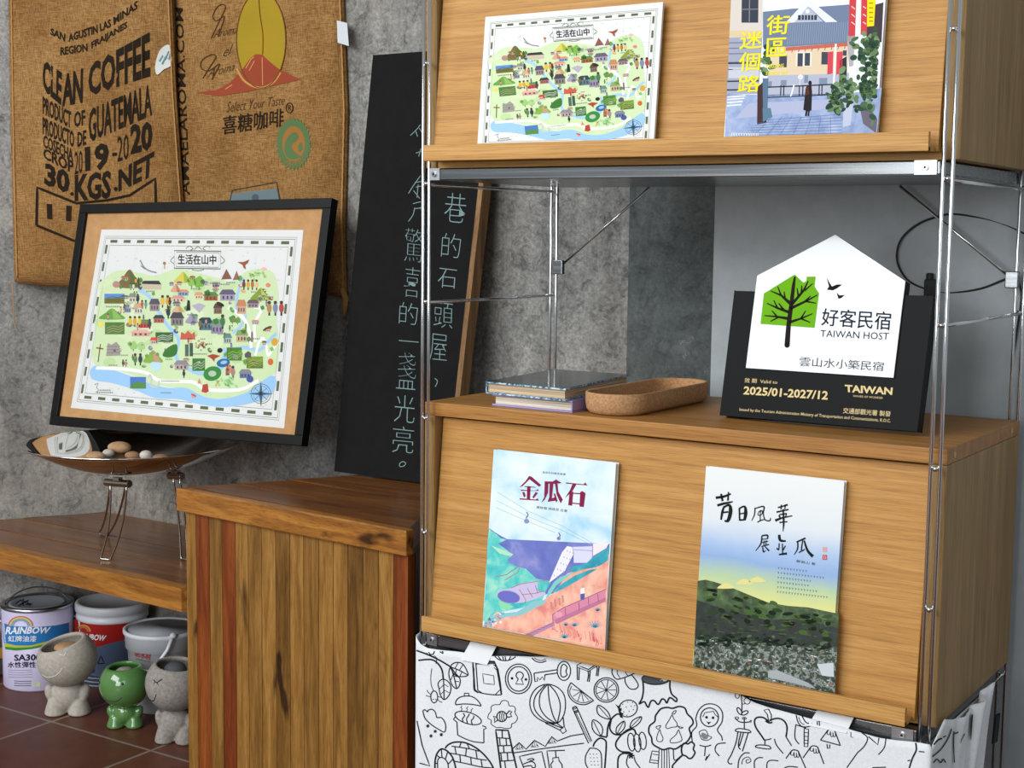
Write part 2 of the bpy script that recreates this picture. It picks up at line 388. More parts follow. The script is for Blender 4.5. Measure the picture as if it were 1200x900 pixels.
# ------------------------------------------------------------------ wooden bench and counter
def planked(mb, poly, p0, p1, edges, z0, z1, mats, gap=.0012):
    d = (Vector(p1) - Vector(p0)).normalized(); n = (-d.y, d.x); c0 = n[0] * p0[0] + n[1] * p0[1]
    for i, (a, b) in enumerate(zip(edges, edges[1:])):
        q = clip(poly, [(n[0], n[1], c0 + a + gap), (-n[0], -n[1], -(c0 + b - gap))])
        if len(q) >= 3: mb.prism([(x, y, z0) for x, y in q], (0, 0, z1 - z0), mats[i % len(mats)])
BZ = .407
b = thing('wooden_bench', 'low dark wooden bench in the corner, holding the steel bowl', 'bench', (-1.2, .42, 0))
bp = [(-1.775, .238), (-.775, .199), (-.515, .650), (-1.522, .650)]
mb = MB(); planked(mb, bp, (-1.775, .238), (-.775, .199), [.03, .125, .245, .365, .5], BZ - .05, BZ, [VTOP]); mb.build('bench_top', b, bevel=.0012)
mb = MB(); fp = [(-1.80, .239), (-.775, .199), (-.758, .229), (-1.782, .268)]; mb.prism([(x, y, BZ - .05) for x, y in fp], (0, 0, .05), VARN); o = mb.build('front_edge', b, bevel=.003); o['label'] = 'lighter honey-coloured front edge board'
for x, y in ((-1.70, .30), (-.66, .45)):
    mb = MB(); mb.box((x - .03, y - .02, 0), (x + .02, y + .03, BZ - .05), VTOP); mb.build('leg', b, bevel=.002)
c = thing('wooden_counter', 'varnished plank counter standing left of the steel shelving', 'counter', (-.45, .35, 0))
CT = .62; cp = [(-.769, .182), (-.133, .124), (-.345, .578), (-.545, .578)]
mb = MB(); planked(mb, cp, cp[0], cp[1], [.022, .115, .225, .335, .5], CT - .047, CT, [VTOP]); mb.build('counter_top', c, bevel=.0012)
d = Vector((.636, -.058, 0)).normalized(); n = Vector((-d.y, d.x, 0)); A = Vector((-.769, .182, 0)); L = Vector((.636, -.058, 0)).length
mb = MB(); mb.slab(A + Vector((0, 0, CT - .047)), d, (0, 0, 1), n, L, .047, .0215, VARN); mb.build('front_edge', c, bevel=.003)
fx = [32, 62, 102, 140, 180, 218, 258, 300, 342, 383, 427, 470, 513, 557, 602, 646, 688]
seq = [0, 3, 1, 3, 0, 1, 0, 2, 0, 1, 0, 0, 2, 1, 0, 3]
mb = MB(); B0 = A + d * .016 + n * .012; LL = L - .022
for i in range(16):
    u0 = (fx[i] - 32) / 656; u1 = (fx[i + 1] - 32) / 656; u0, u1 = [(u * 1.12) / (1 + .12 * u) for u in (u0, u1)]
    mb.slab(B0 + d * (u0 * LL + .0006), d, (0, 0, 1), n, (u1 - u0) * LL - .0012, CT - .047, .02, PL[seq[i]])
mb.build('front_panel', c, bevel=.0012)
fr = B0 + d * LL; bl_ = Vector((-.535, .57, 0)); br_ = Vector((-.355, .57, 0))
mb = MB(); q = [B0 + n * .02, bl_, bl_ + Vector((.02, 0, 0)), B0 + n * .02 + d * .02]; mb.prism(q[::-1], (0, 0, CT - .047), PL[2]); mb.build('side_panel', c)
mb = MB(); q = [fr + n * .02, br_, br_ - Vector((.02, 0, 0)), fr + n * .02 - d * .02]; mb.prism(q, (0, 0, CT - .047), DARKW); o = mb.build('side_panel', c); o['label'] = 'dark red-brown right side panel'

# ------------------------------------------------------------------ steel shelving unit
u = thing('shelving_unit', 'tall open shelving unit of thin chrome rods carrying two oak display cabinets', 'shelving', (.42, .2, 0))
G = .0062; RR = .0028; TOPZ = 2.02; YR = .395
lv = [FZ + .357 + k * .1905 for k in range(-6, 4) if FZ + .357 + k * .1905 > .03]
for X in (0, .84):
    for Y in (0, YR):
        mb = MB()
        for s in (-1, 1): mb.tube([(X + s * G, Y, 0.004), (X + s * G, Y, TOPZ)], RR, STEEL, 10)
        for z in lv: mb.tube([(X - G, Y, z), (X + G, Y, z)], .0022, STEEL, 8); mb.tube([(X, Y - .0034, z - .001), (X, Y + .0034, z - .001)], .0034, STEEL, 10)
        p = mb.build('post', u, smooth=True)
        f = MB(); f.lathe([(.0, 0), (.011, 0), (.011, .006), (.006, .012), (0, .012)], (X, Y, 0), BLACKM, 16); f.build('foot', p)
for X in (0, .84):
    for z in (FZ + .357, FZ + .167, FZ - .405, FZ - .6):
        mb = MB(); mb.tube([(X, .002, z - .003), (X, YR - .002, z - .003)], .0026, STEEL, 10); mb.build('side_bar', u, smooth=True)
for x0, x1 in ((.012, .195), (.828, .645)):
    mb = MB(); mb.tube([(x0, YR + .002, FZ + .216), (x1, YR + .002, FZ + .36)], .0024, STEEL, 10); p = mb.build('cross_brace', u, smooth=True)
    mb = MB(); mb.box((min(x0, x0 - .004) - .006, YR - .006, FZ + .203), (max(x0, x0 + .004) + .006, YR + .004, FZ + .229), SHEET); mb.build('brace_bracket', p, bevel=.0015)
for zt in (FZ + .379, FZ - .384):
    mb = MB(); mb.box((.0095, -.003, zt - .0175), (.8305, YR + .004, zt), SHEET)
    sh = mb.build('steel_shelf', u, bevel=.0012)
    for x0, x1 in ((.010, .030), (.797, .827)):
        k = MB(); k.box((x0, -.0058, zt - .018), (x1, -.0022, zt + .001), steel('bracket_steel', '#aeb2b5', .35)); 
        xc = (x0 + x1) / 2; k.tube([(xc, -.0085, zt - .0085), (xc, -.005, zt - .0085)], .0042, STEEL, 14); k.tube([(xc, -.0088, zt - .0085), (xc, -.0085, zt - .0085)], .0018, BLACKM, 6)
        k.build('shelf_bracket', sh, bevel=.0006)
# ------------------------------------------------------------------ oak display cabinets
TLT = math.radians(5.5); UP = Vector((0, math.sin(TLT), math.cos(TLT))); BK = Vector((0, math.cos(TLT), -math.sin(TLT))); OUT = -BK
def cabinet(z0, label):
    t = thing('display_cabinet', label, 'cabinet', (.419, .2, z0), 'oak display cabinets of the shelving unit'); H = .3822; x0, x1, ya, yb = -.0124, .8505, .016, .3905
    mb = MB(); mb.box((x0, ya, z0 + H - .0218), (x1, yb, z0 + H), OAKT); tb = mb.build('top_board', t, bevel=.0012)
    for a in (x0, x1 - .020): mb = MB(); mb.box((a, ya, z0 + .0005), (a + .020, yb, z0 + H - .0222), OAKS); mb.build('side_panel', t, bevel=.001)
    mb = MB(); mb.box((x0 + .0205, ya + .004, z0 + .0005), (x1 - .0205, yb - .001, z0 + .016), OAKE); mb.build('bottom_board', t)
    mb = MB(); mb.box((x0 + .0205, yb - .012, z0 + .0165), (x1 - .0205, yb - .002, z0 + H - .0225), OAKS); mb.build('back_panel', t)
    mb = MB(); mb.slab((.0105, .003, z0 + .0105), (1, 0, 0), UP, BK, .8145, .347, .012, OAK); dr = mb.build('door', t, bevel=.0008)
    mb = MB(); mb.box((.0165, -.0295, z0 + .0095), (.8225, .0025, z0 + .0155), OAKE); mb.box((.0165, -.0302, z0 + .0095), (.8225, -.0222, z0 + .0345), OAKE); mb.build('display_ledge', dr, bevel=.0008)
    for y in (.05, .345):
        mb = MB(); mb.tube([(x1 - .004, y, z0 + H - .011), (x1 + .0006, y, z0 + H - .011)], .0045, plain('pale_dowel', '#c9a878', .6), 14); mb.build('dowel_plug', t)
    return t
cabinet(FZ - .3822, 'lower oak display cabinet with two books on its ledge and a black sign on top')
cabinet(FZ + .3808, 'upper oak display cabinet with the map sheet and street magazine on its ledge')

# ------------------------------------------------------------------ chalkboard
t = thing('chalkboard', 'tall black chalkboard with chalk handwriting, leaning on the wall behind the counter', 'chalkboard', (-.47, .53, CT))
cb_u = Vector((0, .145, .989)).normalized(); cb_b = Vector((0, cb_u.z, -cb_u.y)); cb_o = Vector((-.626, .514, CT + .0055)); cb_n = -cb_b
mb = MB(); mb.prism([cb_o, cb_o + Vector((.297, 0, 0)), cb_o + Vector((.318, 0, 0)) + cb_u * .915, cb_o + cb_u * .915], cb_b * .012, speckle('chalkboard_face', '#0b0b0c', '#111112', 20, .9, .02))
bd = mb.build('board', t, bevel=.001)
mb = MB(); a, e = cb_o + Vector((.2975, 0, 0)), cb_o + Vector((.3185, 0, 0)) + cb_u * .915
PINE = wood('pine_strip', '#6e4e2c', '#8a6640', '#a07c50', 2, 2, 40, .7, True, 31)
mb.prism([a, a + cb_b * .03, e + cb_b * .03, e], (.012, 0, 0), PINE); o = mb.build('side_strip', t, bevel=.001); o['label'] = 'bare pine strip along the right edge'
CH = '#7f9b9b'; TH = -.019
def q4(x0, y0, x1, y1, sk=0): return [(x0 + sk, y0 - 4), (x1 + sk, y0 + 4), (x1, y1 + 3), (x0, y1 - 3)]
def chalk(cropped, chs=(), lines=()):
    art = Art(plane_surf(cb_o, cb_n)); art.crop(*cropped)
    for ch, q in chs: art.text(ch, q, CH, 0, TH)
    for pl in lines: art.line(pl, CH, 2.6, 1, False, True)
    o = art.build('chalk_character', t)
A3, B3 = (380, 50, 3), (380, 300, 3)
for ch, q in (('巷', q4(420, 530, 494, 632, 8)), ('的', q4(410, 672, 476, 755, 6)), ('石', q4(398, 795, 462, 862, 5)), ('驚', q4(280, 655, 344, 770, 6)), ('喜', q4(278, 790, 334, 895, 6))): chalk(A3, ((ch, q),))
for ch, q in (('頭', q4(384, 165, 450, 252, 3)), ('屋', q4(370, 275, 430, 367, 4)), ('的', q4(262, 165, 326, 240, 4)), ('盞', q4(252, 340, 320, 468, 6)), ('光', q4(245, 490, 316, 585, 4)), ('亮', q4(238, 600, 312, 692, 4))): chalk(B3, ((ch, q),))
for pl in ([(262, 297), (296, 300), (332, 303)], [(388, 430), (398, 440), (390, 460)], [(276, 722), (265, 730), (266, 740), (280, 738), (286, 728), (276, 722)]): chalk(B3, (), (pl,))
chalk(A3, (), ([(338, 288), (325, 305), (303, 326)], [(322, 312), (328, 330)], [(334, 300), (352, 330)]))
chalk(A3, (), ([(322, 388), (350, 380)], [(340, 372), (332, 400)]))
chalk(A3, (), ([(338, 468), (315, 500), (296, 530)], [(318, 492), (352, 486)], [(322, 508), (350, 502)], [(330, 498), (326, 545)], [(314, 520), (336, 548)]))
chalk(A3, (), ([(312, 566), (345, 560), (338, 585)], [(318, 580), (312, 605), (296, 628)], [(318, 584), (342, 580)]))
mb = MB(); mb.box((-.235, .405, 0), (-.045, .56, .30), plain('red_carton', '#5a1014', .4)); mb.box((-.2354, .4046, .235), (-.0446, .5604, .248), plain('ink_cfd3d8', '#cfd3d8', .5))
o = mb.build('red_carton'); tag(o, 'dark red carton half hidden on the floor between the counter and shelving', 'box')
ct = Art(lambda x, y, h: Vector((x, .405 - h, y))); ct.text('IN', [(-.135, .205), (-.105, .205), (-.105, .187), (-.135, .187)], '#cfd3d8', 3); ct.build('printed_letters', o)

# ------------------------------------------------------------------ burlap coffee sacks
def fold(x, y, k):
    return .0035 * math.sin(x * .045 + y * .012 + k) + .003 * math.sin(x * .021 - y * .017 + 2 * k) + .0018 * math.sin(x * .09 + y * .06 + k * 3) + .0012 * math.sin(y * .11 - x * .02)
def sack(name, label, L, R, BOT, q, n, k, thick):
    n = Vector(n).normalized(); q = Vector(q); t = thing(name, label, 'sack', onp((L[0][0] + R[0][0]) / 2, 300, n, q - n * .01), 'burlap coffee sacks on the wall')
    def lx(pl, y):
        for (xa, ya), (xb, yb) in zip(pl, pl[1:]):
            if y <= yb or (xb, yb) == pl[-1]: return xa + (xb - xa) * (y - ya) / (yb - ya)
    def surf(x, y, h):
        xl, xr = lx(L, y), lx(R, y); e = min(max(min(x - xl, xr - x) / 22, 0), 1); e = math.sin(e * math.pi / 2)
        hb = min(max((BOT(x) - y) / 16, 0), 1); hb = math.sin(hb * math.pi / 2)
        return onp(x, y, n, q + n * ((thick + fold(x, y, k)) * e * hb + h))
    NX, NY = 46, 60; y0 = -190; vs = []; fs = []
    for j in range(NY + 1):
        for i in range(NX + 1):
            fx_ = i / NX; v = j / NY; xm = lx(L, 300) + (lx(R, 300) - lx(L, 300)) * fx_; yb = BOT(xm); y = y0 + (yb - y0) * v ** .9
            xl, xr = lx(L, y), lx(R, y); x = xl + (xr - xl) * fx_; vs.append(surf(x, y, 0))
    m = len(vs); vs += [v - n * .006 for v in vs]
    w = NX + 1
    for j in range(NY):
        for i in range(NX):
            a = j * w + i; fs.append((a, a + w, a + w + 1, a + 1)); fs.append((m + a, m + a + 1, m + a + w + 1, m + a + w))
    rim = [i for i in range(w)] + [j * w + NX for j in range(1, NY + 1)] + [NY * w + i for i in range(NX - 1, -1, -1)] + [j * w for j in range(NY - 1, 0, -1)]
    for a, b in zip(rim, rim[1:] + rim[:1]): fs.append((a, b, m + b, m + a))
    mb = MB(); mb.add(vs, fs, burlap('burlap_' + str(k), k)); mb.build('sack_body', t, smooth=True, weld=True)
    # stitched seams down both sides
    for pl, sg in ((L, 1), (R, -1)):
        mb = MB(); pts = [surf(lx(pl, y) + sg * 3.5, y, .0015) for y in range(-180, int(BOT(lx(pl, 300) + sg * 6)) - 2, 5)]
        mb.tube([p + n * (.0012 if i % 2 else 0) for i, p in enumerate(pts)], .0022, plain('jute_seam', '#b98a50', .9), 6); mb.build('side_seam', t, smooth=True)
    return t, surf
wpl = onp(10, 0, (-wn.x, -wn.y, 0), wp + Vector((0, 0, .1)))
pl_a = wpl - wn * .012; pl_b = Vector((-1.222, YB - .040, 0)); sd = (pl_b - pl_a); sd.z = 0; sn = Vector((sd.y, -sd.x, 0)).normalized()
Ls = [(6, -200), (10, 0), (13, 180), (17, 335)]; Rs = [(197, -200), (201, 0), (206, 110), (215, 240), (221, 400)]
sl, surfL = sack('burlap_sack', 'burlap coffee sack stencilled CLEAN COFFEE, hanging left beside the other sack', Ls, Rs, lambda x: 331 + 5 * math.sin((x - 20) * .03), pl_a, sn, 1.0, .014)
sr, surfR = sack('burlap_sack', 'burlap coffee sack with yellow bean and red mountain print, next to the chalkboard', [(197, -200), (200, 0), (210, 400)], [(397, -200), (402, 0), (407, 130), (404, 260), (407, 400)], lambda x: 344 + 4 * math.sin(x * .05), (0, YB - .0095, 0), (0, -1, 0), 2.3, .02)
INKB = '#241a10'
a = Art(surfL, 1e-4, 1.2e-3); a.crop(0, 0, 3.75); a.grid = 9
for st, q, bo in (
    ('SAN', [(222, 122), (287, 148), (285, 184), (220, 152)], .03), ('AGUSTIN', [(300, 150), (428, 108), (430, 146), (300, 185)], .03), ('LAS', [(437, 104), (487, 82), (488, 118), (440, 139)], .03), ('MINAS', [(497, 76), (605, 0), (603, 38), (500, 111)], .03),
    ('REGION', [(265, 208), (383, 190), (385, 226), (265, 244)], .03), ('FRAIJANES', [(400, 185), (560, 92), (558, 130), (402, 223)], .03),
    ('CLE', [(187, 258), (272, 318), (268, 465), (187, 395)], .036), ('AN', [(274, 330), (365, 298), (362, 452), (272, 468)], .036), ('COFFEE', [(388, 285), (658, 138), (660, 338), (388, 425)], .034),
    ('PRODUCT', [(187, 422), (312, 490), (312, 566), (187, 500)], .026), ('OF', [(325, 492), (374, 480), (374, 550), (325, 562)], .026), ('GUATEMALA', [(390, 480), (665, 365), (668, 508), (390, 628)], .024),
    ('PRODUCTO', [(187, 512), (325, 578), (325, 650), (187, 590)], .026), ('DE', [(340, 582), (378, 570), (378, 635), (340, 646)], .026),
    ('COSECHA', [(190, 590), (320, 655), (320, 712), (190, 648)], .024), ('CROP', [(190, 648), (322, 708), (322, 764), (190, 696)], .026),
    ('20', [(327, 668), (362, 658), (362, 760), (327, 768)], .0), ('19', [(372, 646), (478, 622), (478, 746), (374, 756)], .042), ('20', [(515, 602), (565, 586), (565, 700), (515, 712)], .0), ('20', [(572, 546), (670, 530), (668, 656), (574, 682)], .042),
    ('30', [(198, 712), (306, 754), (305, 856), (194, 812)], .042), ('KGS', [(328, 768), (488, 748), (486, 872), (328, 886)], .036), ('NET', [(520, 748), (678, 664), (672, 772), (520, 842)], .036)):
    a.text(st, q, INKB, 0, bo)
a.line([(493, 680), (513, 676)], INKB, 14); a.dot(316, 852, 8, INKB); a.dot(508, 830, 9, INKB); a.res = 6
for pl in ([(160, 990), (163, 824), (335, 893), (470, 880), (570, 858), (682, 785), (684, 890)], [(160, 990), (330, 1060), (395, 930)]): a.line(pl, INKB, 11, 1)
a.text('11', [(205, 895), (315, 905), (312, 972), (207, 962)], INKB, 0, .02)
a.build('stencil_print', sl)
a = Art(surfL, 1e-4, 2.5e-3); a.crop(0, 0, 3.75); a.spoly([(682, 290), (700, 225), (735, 196), (750, 215), (755, 282), (720, 305), (690, 328)], '#d3d6d2'); 
for pl in ([(700, 270), (715, 245), (725, 262), (742, 225)], [(712, 282), (728, 250), (742, 262), (748, 235)]): a.line(pl, '#5d8f92', 7, 1)
o = a.build('white_label', sl); o['label'] = 'white torn label on the right seam'
mb = MB(); mb.tube([surfL(15, 331, .002), onp(15.5, 350, sn, pl_a + sn * .01), onp(16, 371, sn, pl_a + sn * .006), onp(17, 380, sn, pl_a + sn * .006), onp(22, 388, sn, pl_a + sn * .006)], .0012, plain('jute_seam', '#b98a50', .9), 6); mb.build('loose_thread', sl, smooth=True)

a = Art(surfR, 2.5e-4, 1.2e-3); a.crop(200, 0, 3.75); a.res = 6; a.grid = 9; BR = '#4a3018'
a.text('AMAELAROMA.COM', [(44, 866), (20, 32), (53, 30), (84, 858)], INKB, 0, .010, .1)
bean = ell(397, 175, 108, 212, 0, 40); a.poly(bean, '#a58a26', 1); a.line(bean, '#6e4420', 4, 4, True)
a.line([(385, -40), (392, 60), (405, 150), (404, 240)], '#6a3f14', 4, 3, False, True)
a.poly([(112, 406), (200, 396), (262, 362), (305, 318), (345, 262), (372, 238), (402, 240), (440, 275), (482, 308), (572, 350), (470, 372), (330, 404), (210, 422)], '#96452e', 2)
for pl in ([(330, 300), (352, 262), (366, 250)], [(345, 310), (368, 268)], [(270, 372), (240, 392)], [(402, 252), (404, 375)]): a.line(pl, '#c88a52', 4, 3)
a.line([(290, 300), (320, 352), (365, 380), (410, 384), (455, 358), (482, 318)], '#c09048', 9, 3, False, True)
for st, q in (('Aroma', [(196, 128), (296, 108), (288, 146), (186, 168)]), ('el', [(238, 205), (274, 192), (266, 240), (230, 250)]), ('Aroma', [(172, 300), (284, 272), (276, 310), (160, 342)]), ('Select Your Taste', [(246, 448), (500, 420), (500, 460), (244, 494)])): a.text(st, q, BR, 0, -.012, .35)
for pl in ([(178, 168), (205, 110), (238, 40), (232, 20), (205, 30), (185, 70), (200, 92), (235, 70), (222, 120), (208, 160)], [(140, 345), (168, 300), (198, 250), (180, 240), (140, 262), (132, 295), (165, 312), (215, 280), (190, 330), (180, 350)]): a.line(pl, BR, 4, 1, False, True)
a.text('喜糖咖啡', [(228, 512), (496, 474), (494, 556), (226, 592)], INKB, 0, .008)
a.line(ell(522, 474, 15, 22), INKB, 4, 0, True); a.text('R', [(516, 462), (530, 460), (530, 484), (516, 486)], INKB)
GS = '#5a7448'; ring = []
for i in range(60): r = 1.0 if i % 2 else .9; t_ = 2 * math.pi * i / 60; ring.append((540 + 78 * r * math.cos(t_), 632 + 116 * r * math.sin(t_)))
a.poly(ring, GS, 0); a.poly(ell(540, 632, 50, 78), '#a06c36', 1)
a.spoly([(500, 640), (515, 600), (545, 580), (562, 598), (550, 622), (530, 640), (545, 668), (572, 690), (530, 700), (505, 680)], GS, 2); a.spoly([(560, 640), (575, 625), (580, 655), (565, 668)], GS, 2)
a.text('CERTIFIED', [(497, 712), (582, 694), (586, 716), (505, 736)], '#a06c36', 2)
a.poly([(262, 852), (465, 828), (480, 890), (258, 905)], '#6c7c80', 0); a.line([(256, 905), (270, 836), (465, 800), (482, 890)], '#3c3a34', 4, 1); a.dot(372, 868, 16, '#4c5c62', 1)
a.build('stencil_print', sr)
mb = MB(); P = surfR(396, 30, .004); Q = surfR(399, 50, .004); mb.prism([surfR(395, 24, .004), onp(407, 27, (0, -1, 0), (0, YB - .03, 0)), onp(409, 54, (0, -1, 0), (0, YB - .035, 0)), surfR(396, 50, .004)], (0, -.001, 0), plain('cloth_label', '#cfd6da', .8)); o = mb.build('white_label', sr); o['label'] = 'small white cloth label on the right seam'
mb = MB(); mb.tube([surfR(401, 338, .0), ony(405, 350, YB - .02), ony(404, 362, YB - .02), ony(403, 371, YB - .02)], [.006, .0075, .006, .003], plain('jute_seam', '#b98a50', .9), 8); mb.build('loose_corner', sr, smooth=True)

# ------------------------------------------------------------------ the framed map
FS = .965; FO = CAM + (Vector((-1.522, .479, -.213 + FZ)) - CAM) * FS; FA = Vector((.99886, .0433, .0188)).normalized(); FU = Vector((-.028, .221, .975)); FU = (FU - FA * FU.dot(FA)).normalized(); FN = FA.cross(FU).normalized()   # FN points to the room
FN = -FN if FN.y > 0 else FN
FW, FH = .801 * FS, .563 * FS
fplane = lambda x, y, h=0: onp(x, y, FN, FO + FN * h)
MC = [fplane(*p, -.004) for p in ((119, 269), (355.5, 269.5), (333, 502), (83, 478))]
def homog(src, dst):
    import numpy as np
    A = []
    for (u, v), (x, y) in zip(src, dst): A += [[u, v, 1, 0, 0, 0, -x * u, -x * v, -x], [0, 0, 0, u, v, 1, -y * u, -y * v, -y]]
    return np.linalg.svd(np.array(A))[2][-1].reshape(3, 3)
HM = homog([(119, 269), (355.5, 269.5), (333, 502), (83, 478)], [(0, 0), (1.48, 0), (1.48, 1), (0, 1)])
class MapArt(Art):
    def __init__(s, surf): super().__init__(surf, 5e-5, 2e-4); s.px = False
    def crop(s, x0, y0, k): s.px = True; s.T = (x0, y0, k * 236); s.K = (x0, y0, k); return s
    def unit(s): s.px = False; s.T = (0, 0, 1000); return s
    def t(s, p):
        if not s.px: return (p[0] / 1000, p[1] / 1000)
        x, y = s.K[0] + p[0] / s.K[2], s.K[1] + p[1] / s.K[2]; w = HM[2][0] * x + HM[2][1] * y + HM[2][2]
        return ((HM[0][0] * x + HM[0][1] * y + HM[0][2]) / w, (HM[1][0] * x + HM[1][1] * y + HM[1][2]) / w)

def draw_map(a):
    a.unit(); OL = '#5f6a4e'; GY = '#9aa09a'; RM = random.Random(5)
    def R_(x0, y0, x1, y1): return [(x0, y0), (x1, y0), (x1, y1), (x0, y1)]
    for m, w, c in ((38, 3, GY), (48, 3, '#6c726c'), (88, 3, '#8a9088')): a.line(R_(m, m, 1480 - m, 1000 - m), c, w, 2, True)
    for i in range(13):
        x = 62 + 1356 / 13 * (i + .25)
        for y in (58, 926): a.poly(R_(x, y, x + 54, y + 16), OL, 1)
    for i in range(9):
        y = 62 + 876 / 9 * (i + .25)
        for x in (56, 1406): a.poly(R_(x, y, x + 16, y + 50), OL, 1)
    for x in (300, 520, 740, 960, 1180): a.line([(x, 92), (x, 908)], '#d5d9d6', 1.6, 0)
    for y in (260, 470, 680): a.line([(92, y), (1388, y)], '#d5d9d6', 1.6, 0)
    for i in range(70):
        x, y = RM.uniform(110, 1370), RM.choice([RM.uniform(100, 260), RM.uniform(850, 905)]); a.line([(x, y), (x + RM.uniform(6, 14), y - 3)], '#b9bdbb', 3, 1)
    # land, sea and rivers (traced on the framed sheet)
    a.crop(40, 220, 2.8125)
    a.spoly([(228, 300), (275, 268), (350, 275), (400, 284), (460, 264), (520, 270), (600, 290), (660, 304), (700, 270), (760, 262), (795, 285), (806, 350), (800, 430), (806, 480), (805, 560), (792, 605), (740, 640), (700, 670), (640, 690), (570, 690), (520, 664), (440, 650), (380, 640), (330, 614), (270, 594), (212, 585), (192, 545), (200, 480), (208, 400), (218, 340)], '#cfe3b4', 1)
    for i in range(26):
        x, y = RM.uniform(230, 780), RM.uniform(290, 600); a.spoly(ell(x, y, RM.uniform(14, 34), RM.uniform(8, 18), RM.uniform(-30, 30), 8), RM.choice(['#bfdaa0', '#dbe9c4', '#d6e6ba', '#c6deac']), 2)
    a.spoly([(188, 592), (205, 580), (240, 588), (310, 612), (380, 640), (440, 655), (500, 655), (560, 684), (620, 692), (700, 670), (750, 632), (785, 612), (798, 630), (792, 660), (765, 688), (700, 710), (620, 720), (540, 710), (480, 694), (400, 690), (330, 662), (260, 640), (200, 630), (185, 612)], '#9fcaf0', 4)
    SK = '#a6cdee'; WH = '#f6f6f2'
    for w, pl in ((14, [(345, 330), (378, 348), (412, 400), (440, 445), (476, 490), (468, 540), (482, 572), (540, 604), (600, 604), (632, 560), (625, 520)]), (12, [(692, 290), (672, 340), (666, 400)]), (13, [(600, 600), (632, 540), (690, 518), (742, 526), (770, 500), (800, 470)]), (11, [(700, 410), (680, 450), (655, 470)])): a.line(pl, SK, w, 3, False, True)
    for w, pl in ((12, [(205, 588), (300, 592), (370, 604), (420, 632), (520, 634), (570, 660), (680, 660), (740, 628)]), (13, [(640, 385), (690, 420), (712, 470), (716, 520)]), (12, [(730, 500), (728, 440), (748, 400), (745, 388), (725, 385)]), (11, [(730, 545), (742, 500), (756, 488), (766, 510), (772, 545), (790, 520), (806, 500)])): a.line(pl, WH, w, 5, False, True)
    def hill(x, y, w, h, c1, c2): a.spoly([(x - w / 2, y + h / 2), (x - w / 4, y - h * .1), (x, y - h / 2), (x + w * .22, y - h * .15), (x + w / 2, y + h / 2)], c1, 6); a.poly([(x, y - h / 2), (x + w * .25, y), (x + w * .4, y + h / 2), (x + w * .05, y + h / 2)], c2, 7)
    def photo(x, y, w, h, sky, gr, gr2):
        a.rect(x - w / 2, y - h / 2, x + w / 2, y + h / 2, gr, 6)
        if sky: a.poly([(x - w / 2, y - h / 2), (x + w / 2, y - h / 2), (x + w / 2, y - h * .1), (x - w / 2, y)], sky, 7)
        for i in range(3): yy = y - h * .2 + h * .2 * i; a.line([(x - w * .4, yy + h * .2), (x - w * .1, yy), (x + w * .2, yy + h * .12), (x + w * .45, yy - h * .1)], gr2, 3, 8)
    def house(x, y, w, h, roof, wall):
        a.rect(x - w / 2, y - h * .1, x + w / 2, y + h / 2, wall, 6); a.poly([(x - w * .6, y - h * .05), (x - w * .35, y - h / 2), (x + w * .35, y - h / 2), (x + w * .6, y - h * .05)], roof, 7)
        for i in (-.28, 0, .28): a.rect(x + w * (i - .06), y + h * .08, x + w * (i + .06), y + h * .36, '#4c4a48', 8)
    def folk(x, y, cols, h=24):
        for i, c in enumerate(cols):
            xx = x + i * h * .5; a.spoly(ell(xx, y, h * .2, h * .38, 0, 8), c, 8); a.dot(xx, y - h * .45, h * .14, '#4a3a34', 9); a.line([(xx, y + h * .3), (xx, y + h * .62)], '#3c3c42', h * .2, 7)
    def tree(x, y, r, c): a.spoly([(x + r * (1 if i % 2 else .8) * math.cos(i * .7), y + r * (1 if i % 2 else .8) * math.sin(i * .7)) for i in range(9)], c, 7); a.line([(x, y), (x, y + r * 1.3)], '#7a6248', r * .25, 6)
    def cap(x, y, n): a.line([(x - n * 3, y), (x + n * 3, y)], '#8d968a', 2.6, 8) if n < 3 else [a.rect(x - n * 3 + i * 6, y - 2.2, x - n * 3 + i * 6 + 3.6, y + 2.2, '#7f877c', 8) for i in range(n)]
    hill(315, 292, 76, 56, '#7c6844', '#5e6a38'); folk(336, 300, ['#d8a94a', '#4a443c'], 18); a.spoly(ell(272, 312, 12, 11), '#b98a84', 7)
    a.rect(357, 308, 420, 328, '#c9bda6', 6); a.poly([(354, 310), (362, 300), (412, 300), (420, 312)], '#3c3a3c', 7); cap(385, 334, 5)
    photo(266, 358, 66, 32, '#5f8ed0', '#7c6a38', '#4d6a30'); cap(262, 384, 8)
    house(330, 355, 34, 30, '#8d9482', '#cfc8b8'); folk(343, 358, ['#3e3c44'], 26)
    hill(258, 407, 82, 34, '#6fa04a', '#8dba5e'); photo(267, 455, 64, 40, None, '#54803c', '#a99878'); a.dot(222, 442, 9, '#f0dc5e', 7)
    folk(318, 432, ['#e2b53c', '#d9a630', '#e6c24e'], 30); house(366, 440, 38, 28, '#5c8a4c', '#c9484a'); house(352, 470, 58, 22, '#e0b8a8', '#d99c92'); folk(382, 440, ['#4a4a52'], 28)
    house(345, 390, 30, 36, '#d2aa84', '#d8d2c2'); folk(357, 376, ['#b9684e', '#5f9a98'], 24); house(398, 378, 32, 40, '#5b5560', '#9b8a8e'); folk(424, 366, ['#e3b84a', '#d8a040'], 34); folk(448, 368, ['#3b3b40'], 26)
    house(310, 390, 20, 26, '#c6b8c0', '#8890b0'); folk(299, 388, ['#5c6684'], 22)
